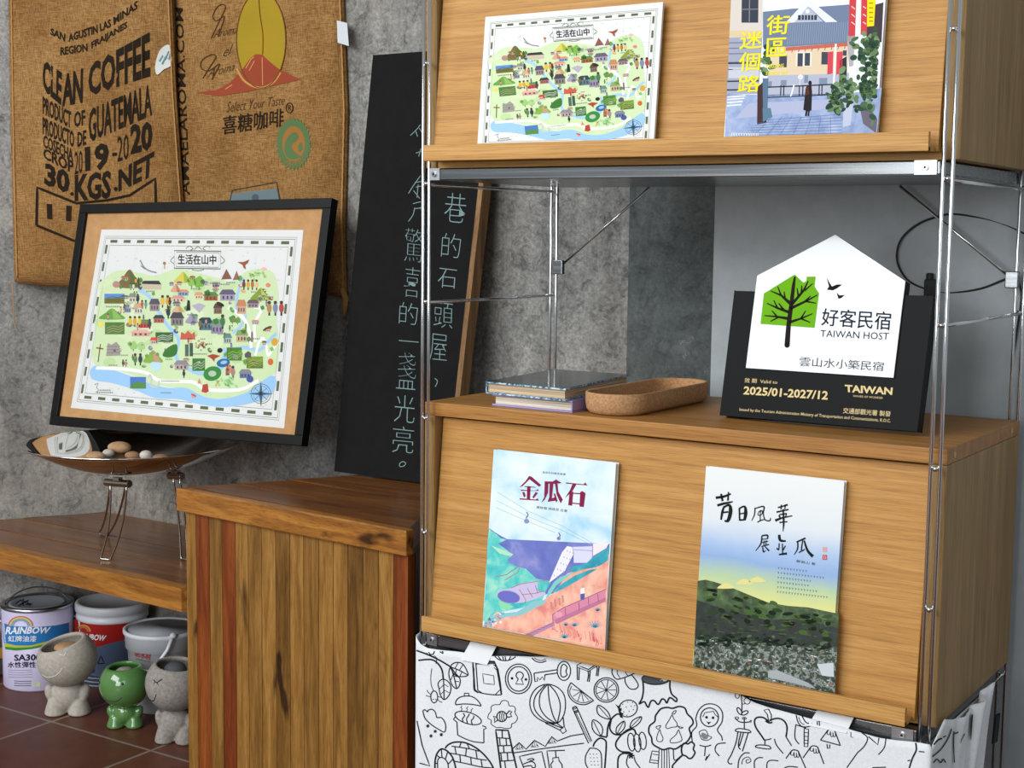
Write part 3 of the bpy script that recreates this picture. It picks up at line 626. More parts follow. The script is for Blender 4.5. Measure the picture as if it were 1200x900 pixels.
    house(412, 424, 34, 26, '#3e444c', '#b46c5c'); folk(443, 402, ['#37423e'], 34); house(472, 424, 40, 44, '#4c4b50', '#87807e'); hill(520, 420, 40, 34, '#9f9cb2', '#8c88a0'); house(566, 440, 42, 42, '#2f4a56', '#5c7c86'); folk(548, 440, ['#7a6a44'], 30)
    hill(468, 322, 34, 26, '#d7a48c', '#b98068'); house(492, 338, 34, 20, '#d9946c', '#7ca0c6'); hill(492, 288, 60, 34, '#d8c85c', '#9ab648'); tree(520, 302, 17, '#8fbe5a'); tree(544, 304, 20, '#7eb24c'); cap(535, 326, 6)
    house(475, 358, 42, 20, '#d39888', '#e4bcae'); hill(476, 388, 40, 26, '#d8b290', '#b8a46a'); a.poly([(502, 398), (506, 362), (514, 364), (516, 396)], '#2c2c2e', 8); a.poly([(520, 380), (545, 372), (566, 380), (545, 404)], '#b4aec0', 7); house(544, 348, 28, 22, '#d8a072', '#e0cfae'); house(583, 350, 44, 28, '#5a8a48', '#a8603c'); tree(572, 340, 12, '#4f8042')
    house(600, 312, 32, 20, '#bdb8b2', '#dad6cc'); a.poly([(617, 296), (634, 262), (652, 294)], '#8a5a4c', 7); a.poly([(655, 298), (668, 268), (678, 296)], '#9a6c5c', 7); cap(650, 306, 5)
    house(638, 346, 48, 36, '#6a6078', '#a49cb0'); cap(600, 328, 4); house(606, 390, 26, 34, '#5e4a40', '#8a6a58'); a.spoly(ell(614, 376, 14, 6, 25), '#332e2c', 8)
    folk(692, 312, ['#7a4638', '#d9a444', '#b9763e', '#e4c088'], 28); hill(748, 342, 66, 38, '#8a9c3c', '#b4c464'); house(752, 354, 26, 16, '#b9b2a8', '#d6d2ca'); a.spoly(ell(772, 314, 8, 7), '#e08c6c', 8)
    house(684, 384, 30, 46, '#c58a5c', '#cfa890'); house(722, 374, 36, 26, '#6e5c60', '#a08c94'); folk(776, 388, ['#b98860', '#7d8cab', '#b45048'], 40); a.line([(756, 462), (772, 452), (784, 450)], '#5a4434', 7, 8, False, True)
    tree(655, 424, 13, '#5c9048'); tree(672, 428, 11, '#6a9c52'); house(604, 448, 40, 48, '#7aa078', '#9888a8'); folk(622, 432, ['#4a7a50'], 40); tree(600, 432, 11, '#5a9450')
    a.poly([(482, 492), (486, 466), (498, 474), (508, 462), (520, 474), (530, 466), (532, 492)], '#c8604c', 8); house(397, 496, 26, 22, '#d8452c', '#cfc2b4'); photo(430, 484, 58, 32, None, '#3f6a3c', '#b9c2b0'); cap(440, 502, 4)
    tree(328, 512, 15, '#9cc878'); tree(354, 514, 15, '#a8cf84'); a.poly([(238, 548), (244, 504), (256, 510), (272, 500), (282, 512), (286, 546)], '#a09a94', 7)
    for y in (516, 526, 536): a.line([(240, y), (284, y)], '#8a8480', 3, 8)
    a.line([(212, 568), (220, 508)], '#7a5c3c', 5, 8); a.line([(206, 520), (230, 524)], '#8a6a44', 5, 8); folk(334, 558, ['#5c8a50', '#34404a'], 34); hill(393, 548, 62, 40, '#8cae4c', '#c99a7c'); a.spoly([(424, 545), (440, 520), (470, 508), (470, 540), (446, 552)], '#3f7a36', 8); cap(446, 558, 4)
    a.spoly([(384, 572), (410, 566), (420, 586), (396, 598)], '#bfe0f2', 7); cap(300, 545, 4); a.spoly(ell(300, 572, 9, 6), '#b98464', 8)
    a.rect(498, 508, 510, 548, '#4f6a5c', 8); a.rect(513, 504, 524, 548, '#3f5a50', 8)
    for i in range(26): a.dot(552 + RM.gauss(0, 11), 514 + RM.gauss(0, 9), RM.uniform(2, 4), RM.choice(['#a07850', '#7c5a3a', '#c0a078']), 8)
    cap(548, 540, 8); a.poly([(570, 546), (590, 540), (614, 546), (596, 556), (594, 566), (586, 556)], '#a84a38', 8); a.spoly(ell(613, 528, 9, 8, -20), '#26282a', 8); house(638, 488, 26, 34, '#6a8a88', '#a9bab4'); house(685, 480, 36, 40, '#8aa86c', '#c8b48c'); tree(692, 464, 11, '#94b85c'); a.rect(716, 466, 722, 500, '#8a6a70', 8)
    photo(660, 540, 50, 44, None, '#4c8436', '#8fae58'); photo(728, 568, 54, 40, '#7a9c3c', '#5c7c2c', '#a6b054'); a.poly([(694, 540), (706, 530), (716, 536), (716, 552), (696, 552)], '#5e5a66', 8)
    a.spoly(ell(624, 570, 22, 14, -10), '#2f6c9c', 8); a.spoly(ell(626, 568, 11, 6, -10), '#9cc4e0', 9); house(486, 578, 44, 32, '#8f8a92', '#b9a4a0'); photo(543, 576, 42, 42, None, '#3f7c3a', '#b0b8a8'); folk(494, 606, ['#2f3a44'], 24)
    a.spoly(ell(588, 606, 30, 24, -20), '#3c8a40', 8); a.spoly(ell(588, 606, 13, 10), '#b8c8b0', 9); a.spoly(ell(642, 590, 10, 16), '#e4906c', 8); a.rect(632, 590, 644, 612, '#7a5c58', 8); folk(656, 600, ['#a8887c'], 36); house(697, 606, 38, 30, '#8a8890', '#6c7aa4'); a.dot(712, 624, 12, '#4a5ca0', 8)
    for i in range(16): a.spoly(ell(645 + RM.gauss(0, 16), 636 + RM.gauss(0, 9), 7, 4, RM.uniform(0, 90), 7), RM.choice(['#9fd490', '#b6e0a4', '#86c47e']), 8)
    for i in range(12): a.spoly(ell(738 + RM.gauss(0, 14), 282 + RM.gauss(0, 7), 6, 4, RM.uniform(0, 90), 7), RM.choice(['#9fc878', '#b6d894']), 8)
    a.line([(598, 650), (604, 636), (612, 630)], '#d8b440', 6, 8); a.poly([(552, 668), (556, 644), (572, 640), (576, 666), (566, 672)], '#b9443c', 8); a.poly([(538, 640), (545, 622), (552, 640)], '#d9906c', 8); a.spoly(ell(794, 500, 11, 13), '#d8a63c', 8); a.spoly(ell(780, 566, 9, 11), '#d8683c', 8); a.dot(526, 682, 8, '#d8a08c', 8); a.line([(518, 676), (534, 684)], '#c0403c', 4, 9)
    a.rect(317, 618, 369, 658, '#4f7cc4', 8); a.poly([(317, 646), (340, 634), (369, 640), (369, 658), (317, 658)], '#5a8c44', 9); a.line([(376, 620), (382, 612), (388, 626), (384, 644), (396, 652), (410, 648), (412, 630)], '#c7d0c4', 8, 8, False, True); cap(450, 632, 10); cap(436, 672, 6); cap(235, 672, 9); cap(235, 664, 6)
    a.line([(200, 645), (212, 640), (206, 655), (214, 664), (204, 672)], '#8a8f94', 3, 8)
    for k in range(95):       # small vignettes between the larger ones
        x, y = RM.uniform(225, 785), RM.uniform(290, 600); c_ = RM.choice(['#a87c5c', '#7a6c70', '#c8907c', '#5c8a4c', '#8a86a0', '#d8b060', '#b8604c', '#6a9a5a', '#59606c']); d_ = RM.choice(['#d8c8b0', '#c0b8c0', '#dcd8cc', '#a8bca0'])
        kk = k % 5
        if kk == 0: house(x, y, RM.uniform(14, 24), RM.uniform(12, 20), c_, d_)
        elif kk == 1: folk(x, y, [c_, d_][:RM.choice((1, 2))], RM.uniform(14, 20))
        elif kk == 2: tree(x, y, RM.uniform(6, 10), RM.choice(['#6fa050', '#8ab868', '#568a48']))
        elif kk == 3: cap(x, y, RM.choice((3, 4, 5, 6)))
        else: a.spoly(ell(x, y, RM.uniform(5, 12), RM.uniform(4, 8), RM.uniform(0, 90), 7), c_, 6); a.spoly(ell(x + 3, y - 2, 4, 3, 0, 6), d_, 7)
    # birds and the lighthouse in the sky
    a.line([(350, 234), (362, 256), (380, 268), (404, 274)], '#8c9094', 5, 8, False, True); a.line([(352, 252), (366, 262)], '#8c9094', 4, 8); a.line([(430, 262), (430, 240)], '#b8a878', 5, 8); a.dot(430, 244, 5, '#b07058', 9)
    a.poly([(670, 240), (690, 240), (710, 232), (704, 244), (696, 250), (698, 264), (690, 258), (688, 250)], '#9c5a38', 8); a.spoly(ell(758, 262, 9, 5), '#efb8b4', 8)
    # title cartouche
    C = '#5e6a5a'; a.line([(462, 204), (616, 206), (614, 262), (462, 260)], C, 3.4, 8, True); a.line([(468, 209), (610, 211), (608, 257), (468, 255)], C, 1.6, 8, True)
    a.text('生活在山中', [(474, 216), (600, 218), (600, 248), (474, 247)], '#23262a', 9, .03)
    for pl in ([(500, 198), (512, 190), (524, 198), (516, 202)], [(580, 192), (566, 190), (556, 198), (564, 202)], [(528, 200), (540, 192), (552, 200)], [(616, 222), (628, 236), (616, 246)], [(462, 222), (450, 236), (462, 246)], [(520, 264), (540, 268), (560, 264)]): a.line(pl, '#7d9070', 3, 8, False, True)
    # compass
    a.line(ell(748, 674, 33, 34), '#4a5660', 1.8, 8, True); a.line(ell(748, 674, 26, 27), '#4a5660', 1, 8, True)
    for dx, dy in ((0, -44), (42, 0), (0, 46), (-42, 0)):
        nx, ny = -dy * .13, dx * .13; a.poly([(748 + dx, 674 + dy), (748 + nx, 674 + ny), (748 - nx, 674 - ny)], '#4a6272', 9)
    for dx, dy in ((20, -20), (20, 20), (-20, 20), (-20, -20)): a.line([(748, 674), (748 + dx, 674 + dy)], '#5a6a74', 2, 9)

t = thing('framed_map', 'large black-framed illustrated map standing in the steel bowl, leaning on the sacks', 'picture', FO + FA * FW * .5)
def fr_box(mb, s0, s1, u0, u1, d0, d1, mat): o = FO + FA * s0 + FU * u0 - FN * d0; mb.slab(o, FA, FU, -FN, s1 - s0, u1 - u0, d1 - d0, mat)
mb = MB(); fb = .0225
for r in ((0, FW, 0, fb), (0, FW, FH - fb, FH), (0, fb, fb, FH - fb), (FW - fb, FW, fb, FH - fb)): fr_box(mb, *r, 0, .024, BLACKP)
mb.build('frame', t, bevel=.0012)
mb = MB(); fr_box(mb, fb - .004, FW - fb + .004, fb - .004, FH - fb + .004, .009, .013, speckle('kraft_mount', '#b98a58', '#c89a66', 30, .8, .02)); mb.build('mount_board', t)
mb = MB(); fr_box(mb, fb - .004, FW - fb + .004, fb - .004, FH - fb + .004, .0145, .019, BLACKM); mb.build('backing_board', t)
mp_ = [fplane(*p, -.0082) for p in ((119, 269), (355.5, 269.5), (333, 502), (83, 478))]
mb = MB(); mb.prism([mp_[3], mp_[2], mp_[1], mp_[0]], -FN * .0007, PAPER); ms = mb.build('map_sheet', t)
a = MapArt(lambda x, y, h: (lambda u, v: (mp_[0] * (1 - u) + mp_[1] * u) * (1 - v) + (mp_[3] * (1 - u) + mp_[2] * u) * v + FN * h)(x / 1.48, y)); draw_map(a); a.build('printed_map', ms)
mb = MB(); fr_box(mb, fb - .002, FW - fb + .002, fb - .002, FH - fb + .002, .0035, .0052, glass_mat()); mb.build('glass', t)

# ------------------------------------------------------------------ steel bowl on wire legs, river stones
BC = Vector((-1.058, .327, -.1985 + FZ)); BR_, BH = .2365, .066
t = thing('steel_bowl', 'wide polished steel bowl on bent wire legs, standing on the bench under the framed map', 'bowl', (BC.x, BC.y, BZ))
prof = [(BR_ * i / 24, -BH * (1 - (i / 24) ** 2.1)) for i in range(25)]
mb = MB(); mb.lathe([(max(r, .0005), z) for r, z in prof] + [(BR_ + .0018, .0006)] + [(max(r, .0005) + .0004, z - .0022) for r, z in reversed(prof)], BC, POLISH, 96); mb.build('bowl', t, smooth=True, weld=True)
def bowlz(r): return BC.z - BH * (1 - (r / BR_) ** 2.1)
def leg(px0, px1, Yb, foot):       # bracket seen between px0 and px1 under the bowl
    a, b = ony(*px0, Yb), ony(*px1, Yb); k = MB(); c = (a + b) / 2; ax = (b - a).normalized()
    k.tube([a, b], .0085, WIRE, 14); k.box(c - Vector((.010, .006, .004)), c + Vector((.010, .006, .013)), WIRE)
    o = k.build('leg_bracket', t, bevel=.0008)
    return a, b
a, b = leg((124, 565), (152, 567), .27, None)
mid = (a + b) / 2; ax = (b - a).normalized()
f0, f1 = onz(118, 655, BZ + .003), onz(130, 656, BZ + .003)
def wire(pts, name='wire_leg'):
    k = MB(); k.tube(pts, .0026, WIRE, 10); k.build(name, t, smooth=True)
def bez(a, c, b, n=10): return [a * (1 - q) ** 2 + c * 2 * q * (1 - q) + b * q * q for q in [i / n for i in range(n + 1)]]
def loop(ta, tb, fa, fb, bul):
    up = Vector((0, 0, .005)); return bez(ta, (ta + fa) / 2 + bul, fa + up) + [fa + Vector((.001, 0, .001)), fa + (fb - fa) * .2, fb - (fb - fa) * .2, fb + Vector((-.001, 0, .001))] + bez(fb + up, (tb + fb) / 2 + bul, tb)
wire(loop(a + ax * .014, b - ax * .010, f0, f1, Vector((.022, .0, -.01))))
g0, g1 = onz(117, 626, BZ + .003), onz(127, 628, BZ + .003)
wire(loop(a + ax * .010 + Vector((0, .004, 0)), b - ax * .016 + Vector((0, .004, 0)), g0, g1, Vector((.03, -.02, -.02))))
a, b = leg((198, 557), (214, 558), .36, None); e = (a + b) / 2
wire(loop(e + Vector((-.01, 0, 0)), e + Vector((.01, 0, 0)), Vector((e.x - .008, e.y + .02, BZ + .003)), Vector((e.x + .012, e.y + .02, BZ + .003)), Vector((.01, 0, 0))))
stn = speckle('stone_tan', '#a5815f', '#c29d78', 60, .7, .1); stp = speckle('stone_pale', '#b5aca0', '#d2cbc0', 60, .7, .1); stg = speckle('stone_brown', '#8a6448', '#a67d5c', 60, .7, .1)
for i, (px, py, r, mt, lb) in enumerate(((140, 527, (.030, .024, .013), stn, 'largest tan stone lying in the steel bowl'), (112, 536, (.022, .018, .010), stn, 'flat tan stone nearest the map reflection in the steel bowl'), (155, 533, (.017, .014, .009), stg, 'small brown stone beside the largest stone in the bowl'),
        (171, 532, (.0145, .013, .011), stp, 'pale whitish stone lying in the steel bowl'), (188, 532, (.020, .016, .010), stg, 'flat brown stone at the right end of the row in the bowl'), (127, 535, (.014, .012, .009), stp, 'small pale stone in front of the largest tan stone'))):
    Y = BC.y + (.075, .0, .055, .07, .065, .04)[i]; p = ony(px, py, Y); rr = math.hypot(p.x - BC.x, p.y - BC.y); zc = bowlz(rr) + r[2] * .9
    mb = MB(); mb.ball((p.x, p.y, min(max(zc, p.z), zc + (.03 if i == 0 else .010))), r, mt, Matrix.Rotation(.3 * i, 3, 'Z')); o = mb.build('pebble', None, smooth=True); tag(o, lb, 'stone', 'stones in the steel bowl')

# ------------------------------------------------------------------ cans on the floor
CW = plain('can_white', '#dfe4ea', .35); CL = plain('can_lavender', '#cfc8e6', .4); CMET = steel('can_metal', '#b8bcc2', .28); CLID = plain('can_lid', '#a4abb6', .35, .3)
def cone_surf(c, r0, r1, h):
    def f(x, y, k):
        d = ray(x, y); r = r1
        for _ in range(6):
            A = d.x ** 2 + d.y ** 2; ox, oy = CAM.x - c.x, CAM.y - c.y; B = ox * d.x + oy * d.y; Cc = ox ** 2 + oy ** 2 - (r + k) ** 2; D = max(B * B - A * Cc, 0)
            t_ = (-B - math.sqrt(D)) / A; p = CAM + d * t_; r = r0 + (r1 - r0) * min(max((p.z - c.z) / h, 0), 1)
        return p
    return f
c1 = Vector((-1.548, .452, 0)); r1 = .0865; h1 = .208
t = thing('paint_can', 'lavender metal paint can with blue RAINBOW label, left on the floor under the bench', 'paint can', c1, 'paint cans under the bench')
mb = MB(); mb.lathe([(r1 - .002, 0), (r1, .004), (r1, h1 - .008)], c1, CL, 64); mb.build('can_body', t, smooth=True)
mb = MB(); mb.lathe([(r1, h1 - .009), (r1 + .003, h1 - .006), (r1 + .003, h1), (r1 - .002, h1 + .002), (r1 - .008, h1 + .001), (r1 - .010, h1 - .006), (r1 - .018, h1 - .006)], c1, CMET, 64); mb.build('rim', t, smooth=True)
mb = MB(); mb.lathe([(.0005, h1 - .004), (r1 - .026, h1 - .004), (r1 - .024, h1 - .001), (r1 - .018, h1 - .001), (r1 - .016, h1 - .006)], c1, CLID, 64); ld = mb.build('lid', t, smooth=True)
a = Art(lambda x, y, h: onz(x, y, h1 - .0037 + h)); a.crop(0, 680, 6.427)
for pl in ([(150, 130), (195, 125)], [(172, 122), (175, 150)], [(115, 178), (150, 150), (200, 165)], [(140, 190), (215, 150)], [(165, 165), (180, 190)], [(190, 182), (240, 175)], [(205, 165), (230, 190)]): a.line(pl, '#232830', 9, 0)
a.build('marker_scrawl', ld)
v = Vector((CAM.x - c1.x, CAM.y - c1.y, 0)).normalized(); sd_ = Vector((-v.y, v.x, 0))
mb = MB(); hp = [c1 + sd_ * (r1 + .004) * math.cos(q) * -1 + v * (-.03 * math.sin(q)) + Vector((0, 0, h1 - .045 + .075 * math.sin(q))) for q in [math.pi * i / 24 for i in range(25)]]; mb.tube(hp, .0018, steel('dark_wire', '#6a6e74', .35), 8)
for s_ in (-1, 1): mb.ball(c1 + sd_ * s_ * (r1 + .002) + Vector((0, 0, h1 - .045)), .006, CMET)
mb.build('wire_handle', t, smooth=True)
a = Art(cone_surf(c1, r1, r1, h1), 1.5e-4, 3e-4); a.crop(0, 680, 6.427); a.res = 2
a.strip([(14, 318), (100, 345), (270, 352), (420, 340), (520, 318)], [(30, 470), (120, 492), (230, 492), (360, 458), (522, 400)], '#2f7cc0', 0)
a.strip([(30, 470), (120, 492), (230, 492), (360, 458), (522, 400)], [(36, 500), (120, 508), (230, 505), (360, 475), (522, 420)], '#b9c43c', 0); a.strip([(36, 500), (120, 508), (230, 505), (360, 475), (522, 420)], [(40, 520), (120, 530), (230, 520), (360, 492), (522, 432)], '#3c8a3c', 0)
for k, (rx, col) in enumerate(((92, '#d06a50'), (80, '#e6c870'), (68, '#7eb49c'), (56, '#8a9cd0'))):
    a.line([(155 + rx * math.cos(q), 345 - rx * .78 * math.sin(q)) for q in [math.pi * i / 14 for i in range(15)]], col, 9, 1)
a.text('RAINBOW', [(38, 350), (384, 352), (378, 400), (40, 408)], '#f0f2f6', 2, .03, .25); a.text('虹牌油漆', [(62, 418), (275, 418), (272, 464), (62, 462)], '#f0f2f6', 2, .02)
a.text('SA300', [(105, 560), (310, 555), (305, 605), (106, 608)], '#1c1e28', 2, .03); a.text('水性彈性', [(56, 616), (270, 612), (268, 658), (58, 658)], '#1c1e28', 2, .02)
for y in (675, 692, 710, 728): a.line([(60, y), (150, y + 4), (245, y)], '#8a88a0', 4, 1)
a.poly([(95, 745), (250, 755), (248, 815), (96, 805)], '#b9d2da', 1)
for y in (758, 775, 792): a.line([(105, y), (160, y + 3), (235, y + 2)], '#4c5a66', 5, 2)
a.poly([(240, 765), (305, 768), (302, 800), (242, 798)], '#c9d89c', 1); a.build('printed_label', t)

c2 = Vector((-1.408, .571, 0)); rb, rt, h2 = .076, .0855, .208
t = thing('paint_pail', 'white plastic paint pail with red and grey label, middle of the three paint containers', 'paint can', c2, 'paint cans under the bench')
mb = MB(); mb.lathe([(rb - .003, 0), (rb, .003), (rt, h2 - .03)], c2, CW, 64); mb.build('pail_body', t, smooth=True)
mb = MB(); mb.lathe([(rt, h2 - .042), (rt + .004, h2 - .040), (rt + .004, h2 - .032), (rt + .002, h2 - .030), (rt + .002, h2 - .022), (rt + .006, h2 - .02), (rt + .006, h2 - .004), (rt + .003, h2), (rt - .006, h2), (rt - .010, h2 - .008), (.0005, h2 - .008)], c2, CW, 64); mb.build('lid', t, smooth=True)
a = Art(cone_surf(c2, rb, rt, h2 - .03), 1.5e-4, 3e-4); a.crop(0, 680, 4.0909); a.res = 2
a.strip([(356, 186), (480, 202), (620, 192), (690, 180)], [(362, 325), (430, 330), (520, 305), (640, 275), (690, 265)], '#a8231f', 0); a.strip([(362, 325), (430, 330), (520, 305), (640, 275), (690, 265)], [(372, 480), (480, 520), (580, 515), (680, 490)], '#55657e', 0); a.strip([(370, 440), (480, 465), (560, 440)], [(380, 530), (440, 540), (540, 540)], '#3c4350', 1)
for rx, col in ((34, '#d89a50'), (28, '#c86040'), (22, '#8a8a50')): a.line([(398 + rx * math.cos(q), 246 - rx * .9 * math.sin(q)) for q in [math.pi * i / 12 for i in range(13)]], col, 5, 1)
a.text('RAINBOW', [(362, 252), (512, 264), (506, 292), (368, 282)], '#eef0f2', 2, .03, .25); a.text('虹牌油漆', [(385, 296), (460, 296), (458, 312), (386, 312)], '#c86a5c', 2)
a.line([(468, 400), (484, 362), (500, 398), (468, 400)], '#20242c', 5, 2); a.text('彩漆', [(410, 408), (455, 412), (455, 445), (410, 440)], '#20242c', 2, .02)
for y in (470, 488, 506): a.line([(395, y - 8), (440, y), (480, y + 2)], '#9aa2ae', 5, 2)
a.build('printed_label', t)

c3 = Vector((-1.157, .503, 0)); rb, rt, h3 = .074, .0875, .195
t = thing('paint_pail', 'white plastic pail with red lettering and bail handle, beside the counter', 'paint can', c3, 'paint cans under the bench')
mb = MB(); mb.lathe([(rb - .003, 0), (rb, .003), (rt - .006, h3 - .044), (rt - .001, h3 - .044), (rt, h3 - .012), (rt + .004, h3 - .010), (rt + .004, h3 - .002), (rt, h3), (rt - .005, h3 - .002), (rt - .006, h3 - .014)], c3, CW, 64); mb.build('pail_body', t, smooth=True)
mb = MB(); mb.lathe([(rt - .005, h3 - .004), (rt - .009, h3 - .008), (.0005, h3 - .008)], c3, plain('grey_lid', '#b0b7bc', .5), 64)
p = onz(199, 729, h3 - .008); mb.lathe([(.009, -.001), (.009, .0015), (.006, .002), (.0005, .0012)], p, plain('grey_knob', '#5c636a', .5), 18); mb.build('lid', t, smooth=True)
sf = cone_surf(c3, rb, rt - .003, h3 - .03); a = Art(sf, 1.5e-4, 6e-4); a.crop(100, 680, 7.5); a.res = 2
a.text('防水材', [(432, 608), (572, 650), (568, 704), (434, 668)], '#a8242c', 0, .02); a.line([(440, 690), (570, 718)], '#5a2c34', 4, 0); a.build('printed_label', t)
mb = MB(); mb.tube([sf(202, 747, .012), sf(196, 762, .016), sf(184, 779, .018), sf(176, 786, .018), sf(160, 790, .016)], .0042, CW, 10); mb.ball(sf(203, 745, .008), .008, CW); mb.build('bail_handle', t, smooth=True)
c0 = Vector((-1.70, .372, 0))
t = thing('food_tin', 'small pale tin with yellow label cut off by the left picture edge', 'tin', c0)
mb = MB(); mb.lathe([(.052, 0), (.054, .003), (.054, .115), (.0565, .118), (.0565, .122), (.05, .12), (.0005, .118)], c0, CW, 40); mb.build('tin_body', t, smooth=True)
a = Art(cone_surf(c0, .054, .054, .115), 1.5e-4, 3e-4); a.strip([(-14, 757), (0, 759), (7, 757)], [(-14, 770), (0, 772), (7, 770)], '#d8a838', 0, 8); a.build('printed_label', t)

# ------------------------------------------------------------------ ceramic figure planters
def planter(name, label, px_head, R_, zc, base, yaw, tilt, mat, body, smile, inside=None, fcol=None, top=.62, group='little figure planters under the bench'):
    """round smiling head that is the pot, small standing body with two arms and two feet"""
    t = thing(name, label, 'planter', (base.x, base.y, 0), group); Mz = Matrix.Rotation(yaw, 3, 'Z')
    H = Vector((base.x, base.y, zc)); Mt = Mz @ Matrix.Rotation(tilt[0], 3, 'Y') @ Matrix.Rotation(tilt[1], 3, 'X')
    a1 = math.acos(top); prof = []
    for i in range(29): q = math.pi - (math.pi - a1) * i / 28; prof.append((max(R_ * math.sin(q), .0004), R_ * .96 * math.cos(q)))
    rr, zz = prof[-1]; prof += [(rr - .004, zz + .002), (rr - .009, zz - .001)]
    for i in range(12): q = a1 + .1 + (2.4 - a1) * i / 11; prof.append((max((R_ - .008) * math.sin(q), .0004), (R_ - .008) * .96 * math.cos(q)))
    prof.append((.0004, -(R_ - .008) * .75))
    mb = MB(); mb.lathe(prof, H, mat, 48, Mt); hd = mb.build('head', t, smooth=True, weld=True)
    mb = MB(); w, hb = body
    mb.ball((0, 0, hb * .56), (w * .5, w * .42, hb * .46), mat)
    for s in (-1, 1):
        mb.ball((s * w * .52, -w * .05, hb * .60), (w * .17, w * .2, hb * .27), mat, Matrix.Rotation(s * .28, 3, 'Y'))
        mb.lathe([(w * .33, 0), (w * .35, .004), (w * .30, hb * .22), (w * .22, hb * .45), (.001, hb * .55)], (s * w * .36, -w * .08, 0), mat, 20, Matrix.Diagonal((1, 1.15, 1)))
    mb.v = [Mz @ v + Vector((base.x, base.y, 0.0005)) for v in mb.v]
    bo = mb.build('body', t, smooth=True)
    md = bo.modifiers.new('one_surface', 'REMESH'); md.mode = 'VOXEL'; md.voxel_size = .0022; md.use_smooth_shade = True
    ms = bo.modifiers.new('soften', 'SMOOTH'); ms.factor = .5; ms.iterations = 6
    def sph(x, y, h):
        dd = ray(x, y); oc = CAM - H; r = R_ * .985 + h; B = oc.dot(dd); A = dd.dot(dd); D = max(B * B - A * (oc.dot(oc) - r * r), 0); return CAM + dd * ((-B - math.sqrt(D)) / A)
    for i, (pl, rad) in enumerate(smile):
        mb = MB(); mb.tube([sph(*p, .0) for p in cr(pl, False, 5)], rad, fcol or mat, 6) if len(pl) > 1 else mb.ball(sph(*pl[0], 0), rad, fcol)
        mb.build('mouth' if i == 0 else 'eye', hd, smooth=True)
    if inside: mb = MB(); mb.ball(H + Vector((0, 0, R_ * top * .62)), inside[0], inside[1]); o = mb.build('stone_filling', hd, smooth=True)
    return t
GREYC = speckle('bisque_clay', '#a8a196', '#bdb6aa', 120, .85, .15); GREYD = speckle('stone_clay', '#86807a', '#a49d96', 140, .9, .4); GREENC = plain('green_glaze', '#588648', .12, 0, .6, .5); FINK = plain('face_ink', '#14181a', .5)
def P0(pts): return [(x / 4.0909, 680 + y / 4.0909) for x, y in pts]
camyaw = lambda p: math.atan2(CAM.y - p.y, CAM.x - p.x) + math.pi / 2
p = Vector((-1.298, .335, 0)); planter('figure_planter', 'pale grey clay figure planter with winking smiling head, in front of the lavender can', None, .0695, .1335, p, camyaw(p) - .25, (-.27, .12), GREYC, (.076, .082),
    [(P0([(202, 450), (225, 464), (260, 460), (288, 440), (298, 420)]), .0018), (P0([(298, 358), (308, 362), (318, 346)]), .0016), (P0([(286, 352), (300, 362)]), .0014)], ((.03, .03, .012), stn), plain('clay_line', '#d6d0c6', .8), .60)
p = Vector((-1.117, .349, 0)); planter('figure_planter', 'glossy green ceramic figure planter with smiling face, between two clay figures', None, .0585, .1015, p, camyaw(p) - .2, (-.04, .02), GREENC, (.060, .058),
    [(P0([(492, 555), (510, 572), (540, 580), (566, 576), (584, 562)]), .0011), (P0([(480, 490)]), .0028), (P0([(588, 497)]), .0028)], ((.022, .022, .012), GREYD), FINK, .72)
p = Vector((-.948, .345, 0)); planter('figure_planter', 'rough stone-grey figure planter with closed eye, half hidden by the counter', None, .0665, .136, p, camyaw(p) - .35, (.10, .06), GREYD, (.066, .082),
    [(P0([(716, 572), (738, 576), (750, 545)]), .0014), (P0([(738, 478), (752, 490), (776, 474)]), .0016), (P0([(752, 490), (760, 500)]), .0014), (P0([(744, 486), (738, 496)]), .0012)], ((.026, .026, .02), plain('dark_pebble', '#4c5054', .7)), FINK, .66)

# ------------------------------------------------------------------ things on the display ledges
def ledge_item(z0):
    q = Vector((0, -.011, z0 + .0167)); return q, (lambda x, y, h=0: onp(x, y, OUT, q + OUT * h))
def leaf_block(t, q, xl, xr, hgt, th, cover, pages, name='cover', slope=0):
    """hard covered book or sheet leaning on the door: front cover, page block, back cover"""
    o = q.copy(); o.x = xl; w = xr - xl; ax = Vector((1, 0, 0))
    if th < .003: mb = MB(); mb.slab(o, ax, UP, BK, w, hgt, th, pages); return mb.build('sheet', t)
    mb = MB(); mb.slab(o, ax, UP, BK, w, hgt, .0013, cover); mb.slab(o + BK * (th - .0013), ax, UP, BK, w, hgt, .0013, cover); mb.slab(o + BK * .0013, ax, UP, BK, .0015, hgt, th - .0026, cover); cv = mb.build(name, t)
    mb = MB(); mb.slab(o + BK * .0014 + UP * .002 + ax * .0016, ax, UP, BK, w - .0036, hgt - .004, th - .0028, pages); mb.build('page_block', t)
    return cv
PG = plain('book_pages', '#e6e2d6', .8)
def watercolour(name, stops, scale, seed=0):
    m, nt, b = newmat(name); n = noise(nt, mapping(nt, (1, 1, 1), loc=(seed, seed, seed)), scale, 4, .55, .4); r = ramp(nt, n.outputs['Fac'], stops)
    nt.links.new(r.outputs[0], b.inputs['Base Color']); b.inputs['Roughness'].default_value = .45; return m
